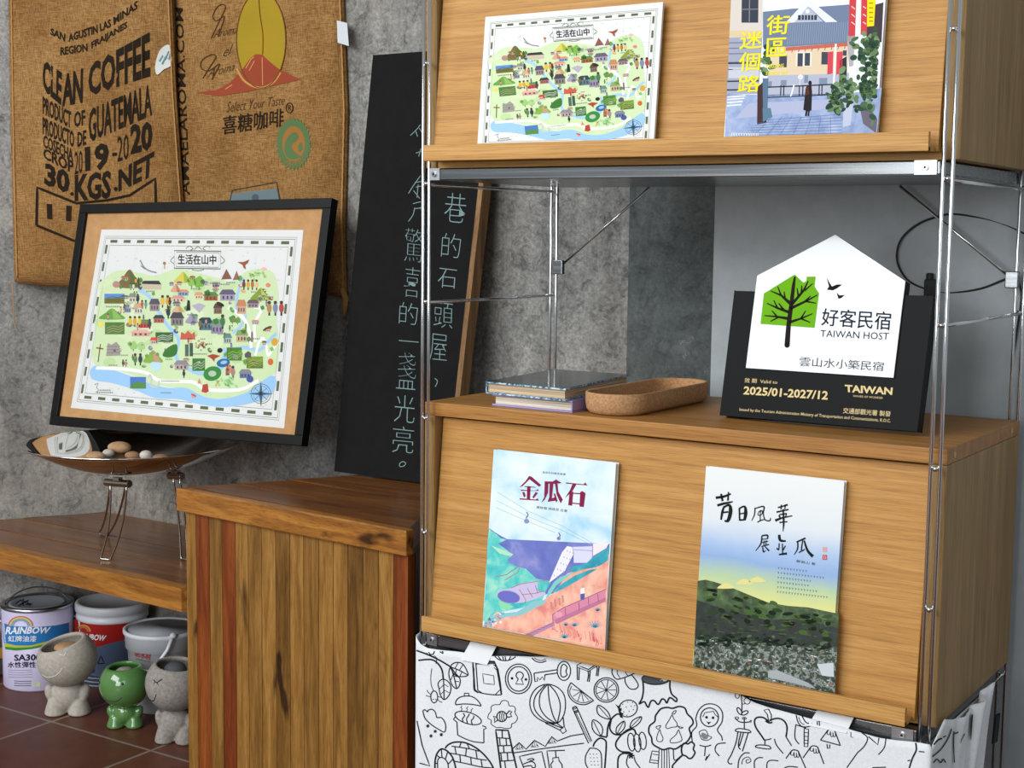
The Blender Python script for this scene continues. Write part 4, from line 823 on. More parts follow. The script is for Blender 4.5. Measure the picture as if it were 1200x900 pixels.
# --- picture book, lower ledge left
q, sf = ledge_item(FZ - .3822); P = [sf(*p) for p in ((578, 527), (722, 542), (566, 735))]
xl, xr = (P[0].x + P[2].x) / 2, P[1].x; hb = (P[0] - q).dot(UP) * .5 + (P[1] - q).dot(UP) * .5
t = thing('picture_book', 'watercolour picture book of a blue bay and pink hillside train, on the lower ledge', 'book', (xl + .1, q.y, q.z), 'books on the lower display ledge')
cv = leaf_block(t, q, xl, xr, hb, .010, watercolour('sky_wash', [(.35, '#e9f3f4'), (.52, '#d3eaf3'), (.68, '#9fd3ee')], 14), PG)
a = Art(sf, 4e-5, 1.5e-4); SEA = watercolour('sea_wash', [(.3, '#5a68b8'), (.55, '#7480c8'), (.75, '#aaa2d6')], 26, 3); TEAL = watercolour('teal_wash', [(.3, '#2fb2bc'), (.5, '#5fcfc6'), (.72, '#a8e4cc')], 40, 5); PINK = watercolour('pink_wash', [(.3, '#e2857c'), (.5, '#f2b39c'), (.72, '#f6cdb4')], 40, 7); TEALD = watercolour('teal_dark_wash', [(.3, '#1f8ea6'), (.6, '#35b2bc'), (.75, '#7fd0cc')], 60, 8)
a.crop(565, 630, 6.43)
bx = lambda y: 70 + (2 - 70) * (y + 60) / 700
a.poly([(48, -62), (55, -70), (100, -38), (150, -8), (190, 12), (960, 48), (950, 260), (560, 420), (120, 460), (30, 300), (38, 60)], SEA, 0)
a.poly([(52, -70), (70, -52), (110, -25), (140, 5), (185, 15), (120, 45), (235, 130), (190, 165), (200, 190), (255, 215), (330, 235), (410, 310), (520, 330), (470, 420), (440, 500), (150, 560), (20, 640), (5, 620), (30, 320), (42, 30)], TEAL, 1)
a.poly([(70, 60), (110, 75), (235, 125), (215, 140), (130, 120)], '#b4e2c4', 2); a.poly([(120, 470), (200, 505), (240, 520), (200, 540), (140, 535)], '#8fdcae', 2)
a.poly([(20, 640), (110, 560), (250, 590), (330, 540), (480, 460), (560, 400), (640, 270), (700, 250), (960, 120), (950, 250), (925, 860), (560, 770), (300, 720), (10, 668)], PINK, 2)
a.poly([(480, 460), (500, 400), (545, 330), (585, 300), (700, 255), (640, 300), (560, 360), (520, 420)], '#7fcfc4', 3)
a.poly([(660, 258), (690, 215), (760, 205), (850, 140), (955, 70), (950, 170), (900, 205), (850, 225), (760, 240), (700, 262)], TEALD, 4); a.poly([(530, 410), (600, 350), (700, 285), (820, 240), (870, 235), (760, 300), (640, 370), (560, 410)], TEALD, 4)
a.poly([(10, 650), (40, 610), (110, 575), (260, 560), (330, 520), (380, 480), (480, 470), (470, 500), (380, 540), (300, 585), (180, 600), (60, 640)], '#8fc6cc', 4)
WHB = '#ecebf4'; LV = '#8f86b4'
a.poly([(500, 340), (600, 110), (640, 62), (680, 70), (690, 100), (690, 130), (625, 250), (520, 330)], WHB, 5); a.poly([(680, 70), (830, 65), (830, 150), (790, 190), (690, 190), (690, 130)], '#d8daf0', 5); a.poly([(835, 45), (955, 42), (935, 80), (850, 130), (835, 140)], '#f0e6ea', 6)
a.line([(500, 340), (600, 110), (640, 62), (680, 70), (690, 125), (630, 240)], LV, 4, 7, False); a.line([(690, 90), (835, 100)], LV, 4, 7)
for i in range(5):
    for j in range(3): x, y = 545 + i * 24 + j * 22, 285 - i * 46 + j * 8; a.spoly(ell(x, y, 4, 7), '#b9b6d4', 7)
a.spoly([(115, 425), (140, 395), (200, 385), (300, 350), (410, 330), (420, 400), (480, 420), (410, 460), (300, 490), (210, 490), (140, 460)], '#c9c0e0', 5); a.poly(ell(200, 447, 82, 42, 10), '#6f70c4', 6); a.line(ell(200, 447, 84, 45, 10), LV, 5, 7, True)
for pl in ([(215, 380), (290, 350), (410, 330), (500, 320)], [(100, 295), (180, 280), (260, 225), (285, 215), (270, 260), (170, 320)], [(280, 390), (330, 470), (320, 500)], [(340, 380), (380, 450)], [(400, 360), (420, 420)], [(300, 430), (400, 420), (470, 400)]): a.line(pl, '#b3747e', 5, 7)
a.poly([(310, 735), (535, 635), (548, 660), (380, 742)], '#b98aae', 5)
for i in range(8): x, y = 340 + i * 26, 728 - i * 12; a.line([(x, y), (x + 28, y - 2)], '#8a5c8a', 4, 6)
a.poly([(530, 580), (610, 530), (930, 390), (930, 480), (560, 650), (530, 625)], '#d98ca4', 6); a.poly([(545, 620), (930, 450), (930, 480), (560, 652)], '#bf7898', 7)
for x0, y0 in ((530, 580), (625, 530), (728, 485), (800, 455), (872, 425)): a.line([(x0, y0), (x0 + 4, y0 + 60)], '#9a5a80', 5, 8)
a.line([(530, 580), (610, 530), (930, 390)], '#9a5a80', 5, 8); a.spoly(ell(575, 580, 30, 22), '#e6a2b4', 8)
a.poly([(740, 425), (772, 420), (770, 468), (742, 472)], '#4a62b0', 7); a.poly([(742, 385), (770, 375), (776, 420), (740, 425)], '#f2ece6', 7); a.dot(758, 368, 12, '#d8a890', 8)
for x, y in ((520, 500), (548, 480), (580, 470), (606, 450)): a.line([(x, y), (x + 4, y + 40)], '#c98a86', 10, 7); a.dot(x, y - 8, 8, '#c98a86', 7)
RB = random.Random(3)
for x, y, r in ((620, 750, 55), (695, 660, 36), (850, 670, 75), (870, 545, 28), (630, 655, 22)):
    for k in range(9): q_ = math.pi * (1.05 + .9 * k / 8); a.poly([(x - 6, y + 8), (x + r * math.cos(q_), y + r * .7 * math.sin(q_)), (x + 6, y + 8)], '#2f94ba', 8)
for k in range(30): x = RB.uniform(20, 160); a.dot(x, 640 - (x - 20) * .35 + RB.uniform(-25, 40), RB.uniform(5, 12), RB.choice(['#e9eef4', '#7fb6cc', '#d8a0a4']), 6)
for k in range(40): x = RB.uniform(520, 910); a.line([(x, 830 - (920 - x) * .3 + RB.uniform(-90, 10)), (x + 10, 850 - (920 - x) * .3 - 40)], RB.choice(['#d86a72', '#e88f8c']), 5, 5)
a.crop(565, 520, 7.5)
for pl in ([(135, 425), (400, 590), (700, 720), (980, 880)], [(130, 500), (400, 640), (700, 760), (960, 890)], [(120, 560), (350, 660), (640, 780)]): a.line(pl, '#9ab0ba', 3, 6)
for x, y in ((390, 600), (672, 782)): a.line([(x, y), (x + 14, y + 24), (x - 6, y + 56)], '#4c5a90', 8, 7); a.spoly(ell(x, y + 80, 22, 20) if y < 700 else ell(x, y + 50, 16, 16), '#8a94c0', 7)
MR = '#7a1f44'; MR = '#86224a'
for pl in ([(412, 284), (432, 288), (518, 362), (500, 378), (415, 312), (355, 372), (328, 382), (380, 330)], [(395, 372), (425, 374), (420, 490), (392, 486)], [(340, 404), (470, 412), (490, 398), (496, 414), (340, 414)], [(330, 478), (470, 490), (486, 480), (500, 500), (330, 490)], [(352, 425), (372, 425), (382, 460), (366, 472)], [(440, 470), (470, 424), (490, 432), (452, 480)], [(372, 372), (470, 380), (468, 386), (372, 380)],
    [(650, 314), (700, 346), (640, 352), (560, 350), (545, 330), (620, 332)], [(550, 330), (582, 338), (578, 430), (550, 490), (520, 518), (545, 470)], [(592, 352), (625, 352), (612, 480), (640, 470), (648, 500), (575, 510), (590, 470)], [(640, 352), (662, 352), (668, 420), (708, 490), (690, 524), (655, 450)], [(628, 440), (640, 436), (662, 500), (650, 516)],
    [(736, 340), (890, 356), (906, 340), (924, 366), (736, 350)], [(795, 352), (828, 356), (790, 420), (728, 476), (770, 410)], [(768, 430), (800, 420), (790, 544), (756, 540)], [(862, 424), (880, 416), (908, 434), (892, 556), (855, 552)], [(800, 430), (864, 434), (864, 444), (800, 440)], [(790, 516), (858, 524), (858, 534), (790, 526)]): a.poly(pl, MR, 8)
a.text('金瓜石的歷史故事', [(530, 240), (735, 260), (733, 278), (528, 258)], '#5a6470', 8); a.text('黃秋菊 林政芳 合著', [(478, 545), (748, 578), (746, 602), (476, 568)], '#5a6470', 8)
a.build('printed_cover', cv)
# --- photo book, lower ledge right
q, sf = ledge_item(FZ - .3822); P = [sf(*p) for p in ((827, 547), (990, 563), (812, 782))]
xl, xr = (P[0].x + P[2].x) / 2, P[1].x - .0005; hb = (P[0] - q).dot(UP) * .5 + (P[1] - q).dot(UP) * .5
t = thing('photo_book', 'book with black brush title over green hills and a town, on the lower ledge', 'book', (xl + .1, q.y, q.z), 'books on the lower display ledge')
def cover_grad():
    m, nt, b = newmat('hazy_sky_print'); mp = mapping(nt, (1, 1, 1)); sx = nd(nt, 'ShaderNodeSeparateXYZ'); nt.links.new(mp.outputs[0], sx.inputs[0]); n = noise(nt, mp, 16, 4, .5, .3)
    mr = nd(nt, 'ShaderNodeMapRange'); mr.inputs[1].default_value = .05; mr.inputs[2].default_value = .31; nt.links.new(sx.outputs[2], mr.inputs[0])
    ad = nd(nt, 'ShaderNodeMath', operation='MULTIPLY_ADD'); nt.links.new(n.outputs['Fac'], ad.inputs[0]); ad.inputs[1].default_value = .10; nt.links.new(mr.outputs[0], ad.inputs[2])
    r = ramp(nt, ad.outputs[0], [(.0, '#d8dc7c'), (.34, '#dfe08c'), (.44, '#b8d0a4'), (.54, '#8fb0dc'), (.62, '#a9c4e6'), (.76, '#dfe6ea'), (1, '#e9ecea')])
    nt.links.new(r.outputs[0], b.inputs['Base Color']); b.inputs['Roughness'].default_value = .4; return m
cv = leaf_block(t, q, xl, xr, hb, .0105, cover_grad(), PG)
a = Art(sf, 4e-5, 1.5e-4); a.crop(790, 530, 3); HG = watercolour('hill_print', [(.3, '#22331d'), (.5, '#3c5430'), (.7, '#5f7c42')], 70, 2); HD = watercolour('dark_wood_print', [(.3, '#0e1612'), (.55, '#1c2a20'), (.75, '#2e3f2c')], 90, 4); TN = watercolour('town_print', [(.36, '#1c2820'), (.5, '#3e4e3a'), (.58, '#9aa29e'), (.64, '#2e3c30')], 150, 6)
Rx = lambda y: 607 - (y - 100) * .0535
a.poly([(83, 452), (110, 448), (140, 455), (200, 475), (260, 500), (330, 528), (400, 540), (470, 545), (540, 560), (579, 568), (574, 690), (70, 690)], HG, 0); a.poly([(80, 520), (200, 560), (330, 590), (450, 585), (578, 620), (572, 720), (69, 720)], HD, 1); a.poly([(73, 655), (200, 660), (330, 670), (450, 680), (574, 685), (565, 850), (560, 856), (66, 757)], TN, 2)
RT = random.Random(11)
for k in range(260):
    x = RT.uniform(80, 548); y = RT.uniform(655, 790) + (x - 70) * .08; y = min(y, 757 + (x - 66) * .19 - 8); w = RT.uniform(3, 11); h = RT.uniform(2, 6); a.poly([(x, y), (x + w, y + 1), (x + w, y + h), (x, y + h - 1)], RT.choice(['#d4d8da', '#9aa2a4', '#e2e6e8', '#6a7472', '#39492f', '#4c5f38', '#2c3a2c', '#a8685c', '#7c8aa0']), 3 + k % 3)
for k in range(60): x = RT.uniform(85, 538); y = 570 + RT.uniform(0, 90) + (x - 80) * .06; a.line([(x, y), (x + RT.uniform(8, 30), y + 2)], RT.choice(['#3c5030', '#4c6238', '#5a5c44', '#223022']), 3, 3)
a.poly([(330, 770), (360, 765), (470, 810), (500, 832), (420, 812), (330, 792)], '#a9b0b4', 6); a.poly([(502, 745), (560, 740), (562, 790), (520, 785)], '#c9d0d6', 6)
for k in range(130):
    x = RT.uniform(93, 550); y = 655 + (x - 70) * .06 + RT.gauss(0, 12); a.spoly(ell(x, y, RT.uniform(5, 16), RT.uniform(3, 6), RT.uniform(-15, 15), 7), RT.choice(['#1c2a20', '#24352a', '#32462f', '#16211a', '#5f6a5c']), 3 + k % 3)
for k in range(70):
    x = RT.uniform(107, 548); y = max(455, 450 + (x - 100) * .24) + RT.uniform(20, 110); a.spoly(ell(x, y, RT.uniform(8, 22), RT.uniform(4, 9), RT.uniform(-10, 25), 7), RT.choice(['#2f4426', '#3c5430', '#22321f', '#4a6436', '#1a271b']), 2)
for x, y in ((245, 455), (290, 448), (180, 470)): a.spoly([(x - 28, y + 8), (x, y - 10), (x + 22, y - 2), (x + 30, y + 8)], '#e4dc92', 1)
a.crop(820, 550, 6.428); BKI = '#17211f'
for st in ([(120, 214, 14), (180, 205, 13), (234, 184, 8)], [(160, 184, 10), (172, 240, 11)], [(216, 170, 7), (212, 236, 10)], [(132, 272, 12), (180, 258, 13), (248, 244, 7)], [(184, 276, 8), (170, 320, 13), (160, 380, 9)], [(184, 284, 10), (222, 268, 13), (232, 315, 20), (214, 384, 17), (186, 388, 8)], [(178, 325, 9), (214, 320, 9)],
    [(298, 292, 9), (300, 386, 8)], [(298, 294, 8), (338, 280, 11), (346, 330, 18), (336, 384, 13)], [(302, 335, 7), (335, 330, 7)], [(300, 382, 9), (336, 380, 9)],
    [(416, 288, 6), (412, 340, 6), (390, 388, 3)], [(412, 296, 5), (482, 280, 8), (478, 330, 6), (492, 380, 6), (528, 386, 7), (532, 364, 3)], [(440, 322, 5), (470, 312, 6), (466, 340, 4), (440, 346, 5), (440, 324, 3)], [(456, 306, 5), (455, 384, 5)], [(434, 398, 6), (462, 384, 6), (486, 378, 5)],
    [(588, 288, 8), (625, 278, 8), (662, 266, 10)], [(614, 266, 6), (612, 302, 8)], [(646, 264, 6), (640, 300, 6)], [(578, 322, 9), (625, 312, 8), (668, 302, 8)], [(598, 342, 7), (656, 332, 7)], [(568, 386, 14), (620, 366, 9), (696, 350, 6)], [(628, 300, 8), (632, 400, 10), (627, 468, 3)], [(596, 346, 8), (606, 366, 8)], [(652, 334, 6), (646, 362, 6)], [(600, 400, 8), (660, 394, 6)],
    [(468, 500, 7), (510, 497, 9), (508, 526, 6)], [(470, 527, 5), (508, 523, 5)], [(468, 500, 7), (460, 560, 7), (420, 614, 3)], [(470, 552, 5), (516, 540, 5)], [(464, 582, 6), (522, 565, 6)], [(484, 536, 5), (482, 576, 5)], [(500, 534, 5), (498, 572, 5)], [(474, 586, 6), (480, 622, 7), (496, 610, 3)], [(490, 580, 5), (522, 614, 9)],
    [(598, 492, 13), (606, 534, 14), (648, 540, 8)], [(598, 556, 6), (596, 600, 6)], [(578, 596, 8), (598, 606, 9)], [(646, 574, 5), (626, 610, 8)], [(622, 560, 6), (624, 642, 6)], [(596, 642, 8), (656, 634, 12)],
    [(728, 548, 8), (760, 534, 8), (796, 518, 10)], [(738, 548, 7), (736, 600, 7), (710, 644, 3)], [(776, 530, 6), (766, 612, 7), (792, 600, 5)], [(768, 614, 6), (746, 628, 6)], [(786, 536, 8), (812, 612, 12), (852, 656, 17)]): a.brush([(x, y, w * 1.45) for x, y, w in st], BKI, 8)
a.rect(925, 586, 958, 622, '#d8a8a4', 7); a.rect(924, 644, 958, 682, '#c8505a', 7)
for x in (932, 944): a.line([(x, 650), (x + 6, 676)], '#e8d0cc', 3, 8)
a.text('鄭晉山 著', [(728, 680), (872, 704), (870, 724), (726, 700)], '#4c5c60', 7)
for k, (x1, n_) in enumerate(((818, 10), (948, 16), (850, 12), (836, 11), (900, 14), (980, 18))):
    y = 738 + k * 36
    for i in range(n_): x = 588 - k * 1.5 + i * (x1 - 588) / n_; a.line([(x, y + (x - 588) * .11), (x + 9, y + 1 + (x - 588) * .11), (x + 4, y + 12 + (x - 588) * .11)], '#5c6e70', 4, 7)
a.build('printed_cover', cv)
# --- map sheet, upper ledge left
q, sf = ledge_item(FZ + .3808); P = [sf(*p) for p in ((568, 20), (778, 3), (765, 167), (560, 173))]
xl, xr = (P[0].x + P[3].x) / 2, (P[1].x + P[2].x) / 2; hb = (P[0] - q).dot(UP)
t = thing('map_booklet', 'white sheet printed with the same illustrated map, on the upper ledge', 'map', (xl + .1, q.y, q.z))
cv = leaf_block(t, q, xl, xr, hb, .0045, PAPER, PG)
o_ = q.copy(); o_.x = xl + .002; w_ = xr - xl - .002; hv = .213; top_ = q + UP * (hb - .001)
a = MapArt(lambda x, y, h: o_ + Vector((1, 0, 0)) * (w_ * x / 1.48) + UP * (hb - .001 - hv * y) + OUT * h); draw_map(a); a.build('printed_map', cv)
# --- magazine, upper ledge right
P = [sf(*p) for p in ((856.4, 0), (1036, 0), (1027, 158.6), (849, 164))]; xl, xr = P[3].x - .001, P[2].x - .0005; hb = .285
t = thing('magazine', 'magazine with yellow title and street photo of a figure in a dark coat, upper ledge', 'magazine', (xl + .1, q.y, q.z))
cv = leaf_block(t, q, xl, xr, hb, .009, plain('sky_print', '#e4eaf0', .35), PG)
a = Art(sf, 4e-5, 1.5e-4); a.crop(850, 0, 5.453); PV = watercolour('paving_print', [(.35, '#6c84b4'), (.6, '#8fa4cc'), (.75, '#aab8d6')], 60, 1); RF = '#74839e'
yt = lambda x: -350
lx = lambda y: 36 - y * .0455; rx = lambda y: 1012 - y * .052
def mp4(x0, y0, x1, y1, c, L): a.poly([(x0, y0), (x1, y0), (x1 - 2, y1), (x0 - 2, y1)], c, L)
a.poly([(lx(-300), -300), (240, -300), (236, 235), (lx(235), 240)], '#d9d2c8', 1); mp4(105, -40, 212, 145, '#3f4450', 2); a.line([(155, -20), (153, 140)], '#8a8c94', 6, 3); a.line([(102, 60), (208, 58)], '#8a8c94', 5, 3); a.rect(lx(200), 196, 236, 236, '#dcc8a4', 2)
a.poly([(lx(240), 240), (236, 236), (212, 600), (lx(600), 600)], '#a4a9bc', 1)
for y in (270, 305, 340, 395, 440): a.line([(lx(y), y + 4), (228, y)], '#6c7288', 6, 2)
a.rect(lx(430) + 5, 430, 215, 500, '#c8ccd8', 2)
for y in (405, 520, 575): a.line([(lx(y), y), (215, y - 4)], '#32363f', 9, 3)
a.poly([(240, 75), (430, 55), (795, 28), (790, 272), (390, 300), (240, 300)], RF, 1)
for k in range(28): x = 400 + k * 14; a.line([(x + 6, 150 - k * .4), (x - 4, 288 - k)], '#8d9cb4', 4, 2)
a.poly([(384, 146), (520, 0), (540, 0), (716, 140), (640, 142), (530, 40), (440, 144)], '#e6e9f0', 3); a.poly([(440, 144), (530, 42), (625, 138)], '#b8c0d0', 2); mp4(465, 96, 586, 128, '#3a4152', 4); a.dot(525, 72, 14, '#e6e9f0', 4)
for x in (485, 505, 525, 545, 565): a.line([(x, 96), (x, 128)], '#b8c0d0', 5, 5)
a.poly([(385, 302), (790, 272), (790, 294), (385, 326)], '#c96a58', 3); a.poly([(285, 325), (785, 292), (780, 470), (275, 482)], '#e2cfb0', 2)
for k in range(9): a.line([(430 + k * 42, 318 - k * 3), (424 + k * 42, 336 - k * 3)], '#a8604c', 5, 4)
for x0, y0, x1, y1 in ((345, 355, 394, 430), (462, 340, 496, 424), (508, 338, 542, 420), (615, 332, 655, 412), (752, 322, 776, 356)): mp4(x0, y0, x1, y1, '#454c5a', 4)
mp4(452, 330, 552, 424, '#efe8da', 3); a.poly([(270, 480), (790, 464), (790, 600), (262, 610)], '#b4bacb', 2)
for x0, y0, x1, y1 in ((355, 512, 392, 548), (600, 498, 652, 540), (275, 520, 298, 556), (505, 480, 530, 530)): mp4(x0, y0, x1, y1, '#8390a8', 3)
a.poly([(lx(600), 600), (262, 606), (800, 596), (1000, 560), (rx(860), 862), (lx(896), 898)], PV, 2); a.poly([(150, 660), (780, 630), (800, 680), (60, 760)], '#b0b8d4', 3)
for y in (612, 628, 648, 668): a.line([(lx(y) + 4, y + 8), (130 - (y - 612) * .5, y)], '#eef0f6', 8, 4)
for k in range(7): a.line([(230 - k * 22, 770 + k * 16), (745, 730 + k * 20)], '#6c80ac', 4, 4); a.line([(300 + k * 62, 745), (170 + k * 84, 880)], '#6c80ac', 3, 4)
for y, w in ((545, 8), (610, 7)): a.line([(270, y + 12), (480, y + 4), (690, y - 6)], '#2a2f3a', w, 5)
for x in (355, 374, 474, 496, 600, 618): a.line([(x, 545), (x - 2, 612)], '#2a2f3a', 7, 5)
a.dot(480, 492, 17, '#e8e4ea', 5); a.line([(478, 492), (474, 600)], '#d8dce4', 6, 5); a.line([(440, 540), (424, 600), (416, 616)], '#eef2f8', 9, 6)
a.poly([(512, 570), (522, 545), (550, 545), (554, 590), (550, 706), (526, 712), (498, 702)], '#2c2628', 7); a.poly([(514, 572), (530, 548), (538, 600), (512, 610)], '#5a3828', 8); a.spoly(ell(541, 530, 11, 15), '#2a2224', 8); a.line([(520, 708), (514, 742)], '#2a2426', 12, 7); a.line([(534, 708), (530, 742)], '#2a2426', 10, 7)
a.poly([(955, 30), (1010, 15), (rx(270), 270), (900, 262), (905, 170)], '#4c4048', 3)
for x0, x1, y1 in ((796, 838, 228), (872, 912, 218)): a.poly([(x0 - 2, -60), (x1 + 2, -60), (x1 - 8, y1), (x0 - 8, y1 + 4)], '#d2464c', 5)
for x0, x1 in ((655, 690), (712, 750)): a.poly([(x0, 332), (x1, 328), (x1 - 4, 470), (x0 - 4, 476)], '#d84c58', 5)
for y in (40, 90, 140): a.line([(806, y), (828, y + 18)], '#f0d8d8', 6, 6); a.line([(880, y), (900, y + 14)], '#f0d8d8', 6, 6)
a.line([(852, -60), (842, 250), (826, 500)], '#eceff4', 26, 6); a.line([(706, 280), (690, 600)], '#eceff4', 12, 6); a.rect(780, 228, 850, 262, '#a49a98', 4); a.poly([(780, 262), (842, 255), (820, 420), (790, 425)], '#b4b0b4', 4)
a.poly([(732, 385), (775, 360), (775, 490), (726, 560)], '#34383c', 5)
GRN = ['#3a5640', '#4f6e4c', '#2c4434', '#668458', '#7a9668', '#32503e']; RG = random.Random(8)
for k in range(230):
    c_ = RG.choice(((740, 620, 30, 50), (900, 560, 55, 80), (880, 620, 55, 70), (950, 470, 22, 70), (890, 320, 35, 40), (700, 640, 20, 40), (265, 380, 25, 60), (960, 340, 20, 60))); x, y = RG.gauss(c_[0], c_[2]), RG.gauss(c_[1], c_[3]); x = min(x, rx(y) - 32)
    a.spoly(ell(x, y, RG.uniform(14, 30), RG.uniform(9, 19), RG.uniform(0, 180), 7), RG.choice(GRN), 6 + k % 4)
a.poly([(860, 690), (900, 660), (rx(700) - 4, 760), (rx(850) - 6, 850), (880, 790)], '#6e6878', 5); a.poly([(755, 640), (820, 650), (800, 800), (752, 812)], '#c0c8dc', 5)
a.poly([(205, 560), (262, 500), (268, 700), (262, 785), (203, 795)], '#4a3434', 4); a.poly([(238, 690), (290, 690), (300, 745), (240, 780)], '#5c7f96', 5); a.poly([(238, 500), (275, 500), (270, 690), (240, 690)], '#5c7890', 5)
a.poly([(908, -60), (964, -60), (950, 166), (905, 170)], '#f2e21c', 8)
for y in (20, 50, 80, 110, 135): a.line([(918, y), (944, y)], '#8a7c14', 6, 9)
YL = '#f6e52e'
for ch, q_ in (('街', [(268, 100), (415, 96), (402, 216), (264, 222)]), ('區', [(268, 246), (396, 240), (388, 356), (262, 362)]), ('迷', [(98, 204), (242, 196), (230, 306), (90, 316)]), ('個', [(92, 338), (226, 334), (216, 448), (86, 456)]), ('路', [(86, 484), (228, 476), (214, 584), (78, 592)])): a.text(ch, q_, YL, 11, .03)
a.text('EXPLORING', [(262, 412), (374, 406), (372, 430), (260, 436)], YL, 11, .02); a.text('STREET LIFE', [(260, 460), (396, 452), (394, 474), (258, 480)], YL, 11, .02)
RW = random.Random(2)
for k in range(11): x = 42 + k * 16; a.line([(x, 868), (x, 852), (x + 10, 850), (x + 10, 866)], '#eef2fa', 4, 11)
for k in range(30): x = 40 + k * 13; a.line([(x, 890 - k * .6), (x + RW.uniform(5, 10), 888 - k * .6)], '#e6ecf6', 6, 11)
a.line([(428, 880), (568, 868)], '#f0f4fa', 16, 10); a.build('printed_cover', cv)

# ------------------------------------------------------------------ things on top of the lower cabinet
ZT = FZ + .0003
SO = onz(844, 486, ZT + .0050); SA = Vector((math.cos(math.radians(-3.87)), math.sin(math.radians(-3.87)), 0)); ph = math.radians(12.6)
SU = (Vector((-SA.y, SA.x, 0)) * math.sin(ph) + Vector((0, 0, math.cos(ph)))).normalized(); SN = SA.cross(SU).normalized(); SN = -SN if SN.y > 0 else SN
SPX = lambda x, y, h=0: onp(x, y, SN, SO + SN * h)
t = thing('homestay_sign', 'black sign with a white house shape, green tree logo and gold validity dates', 'sign', (.61, .17, ZT))
def crop_px(pts, x0=820, y0=260, k=3.46): return [(x0 + x / k, y0 + y / k) for x, y in pts]
mb = MB(); q = [SPX(*p) for p in ((861, 341), (1093, 347.5), (1074, 505), (844, 486))]
mb.prism([q[3], q[2], q[1], q[0]], -SN * .022, BLACKM); mb.build('base_board', t, bevel=.001)
HS = crop_px([(550, 52), (833, 240), (785, 632), (187, 592), (233, 218)])
mb = MB(); mb.prism([SPX(x, y, .0015) for x, y in HS], -SN * .020, BLACKM); hp_ = mb.build('house_panel', t)
mb = MB(); mb.prism([SPX(x, y, .0035) for x, y in HS], -SN * .0018, plain('white_acrylic', '#dde4e8', .12)); hf = mb.build('white_face', hp_)
a = Art(lambda x, y, h: SPX(x, y, .0035 + h), 5e-5, 2e-4); a.crop(820, 260, 3.46)
a.poly([(260, 290), (385, 213), (420, 246), (432, 240), (433, 222), (470, 222), (466, 262), (484, 290), (466, 430), (246, 414)], '#6fb41c', 0); BK_ = '#241c18'
for st in ([(354, 502, 22), (360, 420, 19), (372, 330, 17), (380, 260, 14), (386, 222, 8)], [(366, 330, 14), (330, 298, 9), (288, 280, 4)], [(330, 298, 8), (316, 262, 4)], [(362, 366, 13), (316, 350, 9), (272, 330, 4)], [(316, 350, 8), (300, 318, 4)], [(340, 356, 9), (320, 330, 5)], [(358, 392, 13), (310, 384, 8), (262, 380, 4)], [(320, 386, 8), (286, 404, 4)], [(312, 382, 8), (292, 360, 4)],
    [(372, 336, 13), (420, 280, 9), (440, 240, 5)], [(412, 290, 9), (414, 258, 4)], [(424, 280, 8), (458, 250, 4)], [(366, 352, 13), (430, 322, 9), (478, 296, 4)], [(424, 324, 8), (450, 300, 4)], [(430, 322, 8), (472, 330, 4)], [(362, 408, 12), (410, 392, 8), (458, 372, 4)], [(410, 392, 8), (430, 360, 4)], [(410, 392, 8), (448, 408, 4)], [(400, 300, 9), (394, 268, 4)], [(346, 310, 8), (342, 282, 4)]): a.brush(st, BK_, 1, False)
a.dot(354, 500, 11, BK_, 1)
a.poly([(514, 225), (528, 250), (536, 262), (556, 254), (578, 254), (556, 270), (540, 278), (515, 275), (524, 262)], '#16181a', 1); a.poly([(555, 286), (567, 298), (588, 296), (574, 309), (562, 312)], '#16181a', 1)
NV = '#232838'
a.text('好客民宿', [(498, 350), (778, 365), (772, 440), (492, 420)], NV, 1, .014); a.text('TAIWAN HOST', [(490, 438), (768, 450), (765, 479), (488, 466)], NV, 1, .004)
a.text('雲山水小築民宿', [(406, 546), (748, 568), (744, 606), (402, 584)], '#3a3a3c', 1, .002); a.build('printed_logo', hf)
GD = '#e3cd96'; SL = lambda: Art(lambda x, y, h: SPX(x, y, h), 5e-5, 2e-4).crop(820, 260, 3.46); a = SL()
a.text('效 期  Valid to', [(183, 632), (316, 642), (314, 658), (181, 652)], GD, 0, .004); a.text('2025/01-2027/12', [(180, 666), (522, 686), (518, 722), (176, 700)], GD, 0, .028)
a.build('validity_lettering', t); a = SL(); a.text('TAIWAN', [(588, 660), (783, 672), (780, 702), (590, 690)], GD, 0, .035); a.text('WAVES OF WONDER', [(622, 702), (743, 710), (742, 718), (622, 710)], GD, 0, .0)
a.build('logo_lettering', t); a = SL(); a.text('交通部觀光署 製發', [(583, 753), (775, 768), (773, 790), (580, 776)], GD, 0, .012); a.text('Issued by the Tourism Administration Ministry of Transportation and Communications, R.O.C.', [(162, 754), (775, 800), (773, 817), (160, 769)], GD, 0, .004)
a.build('issuer_lettering', t)
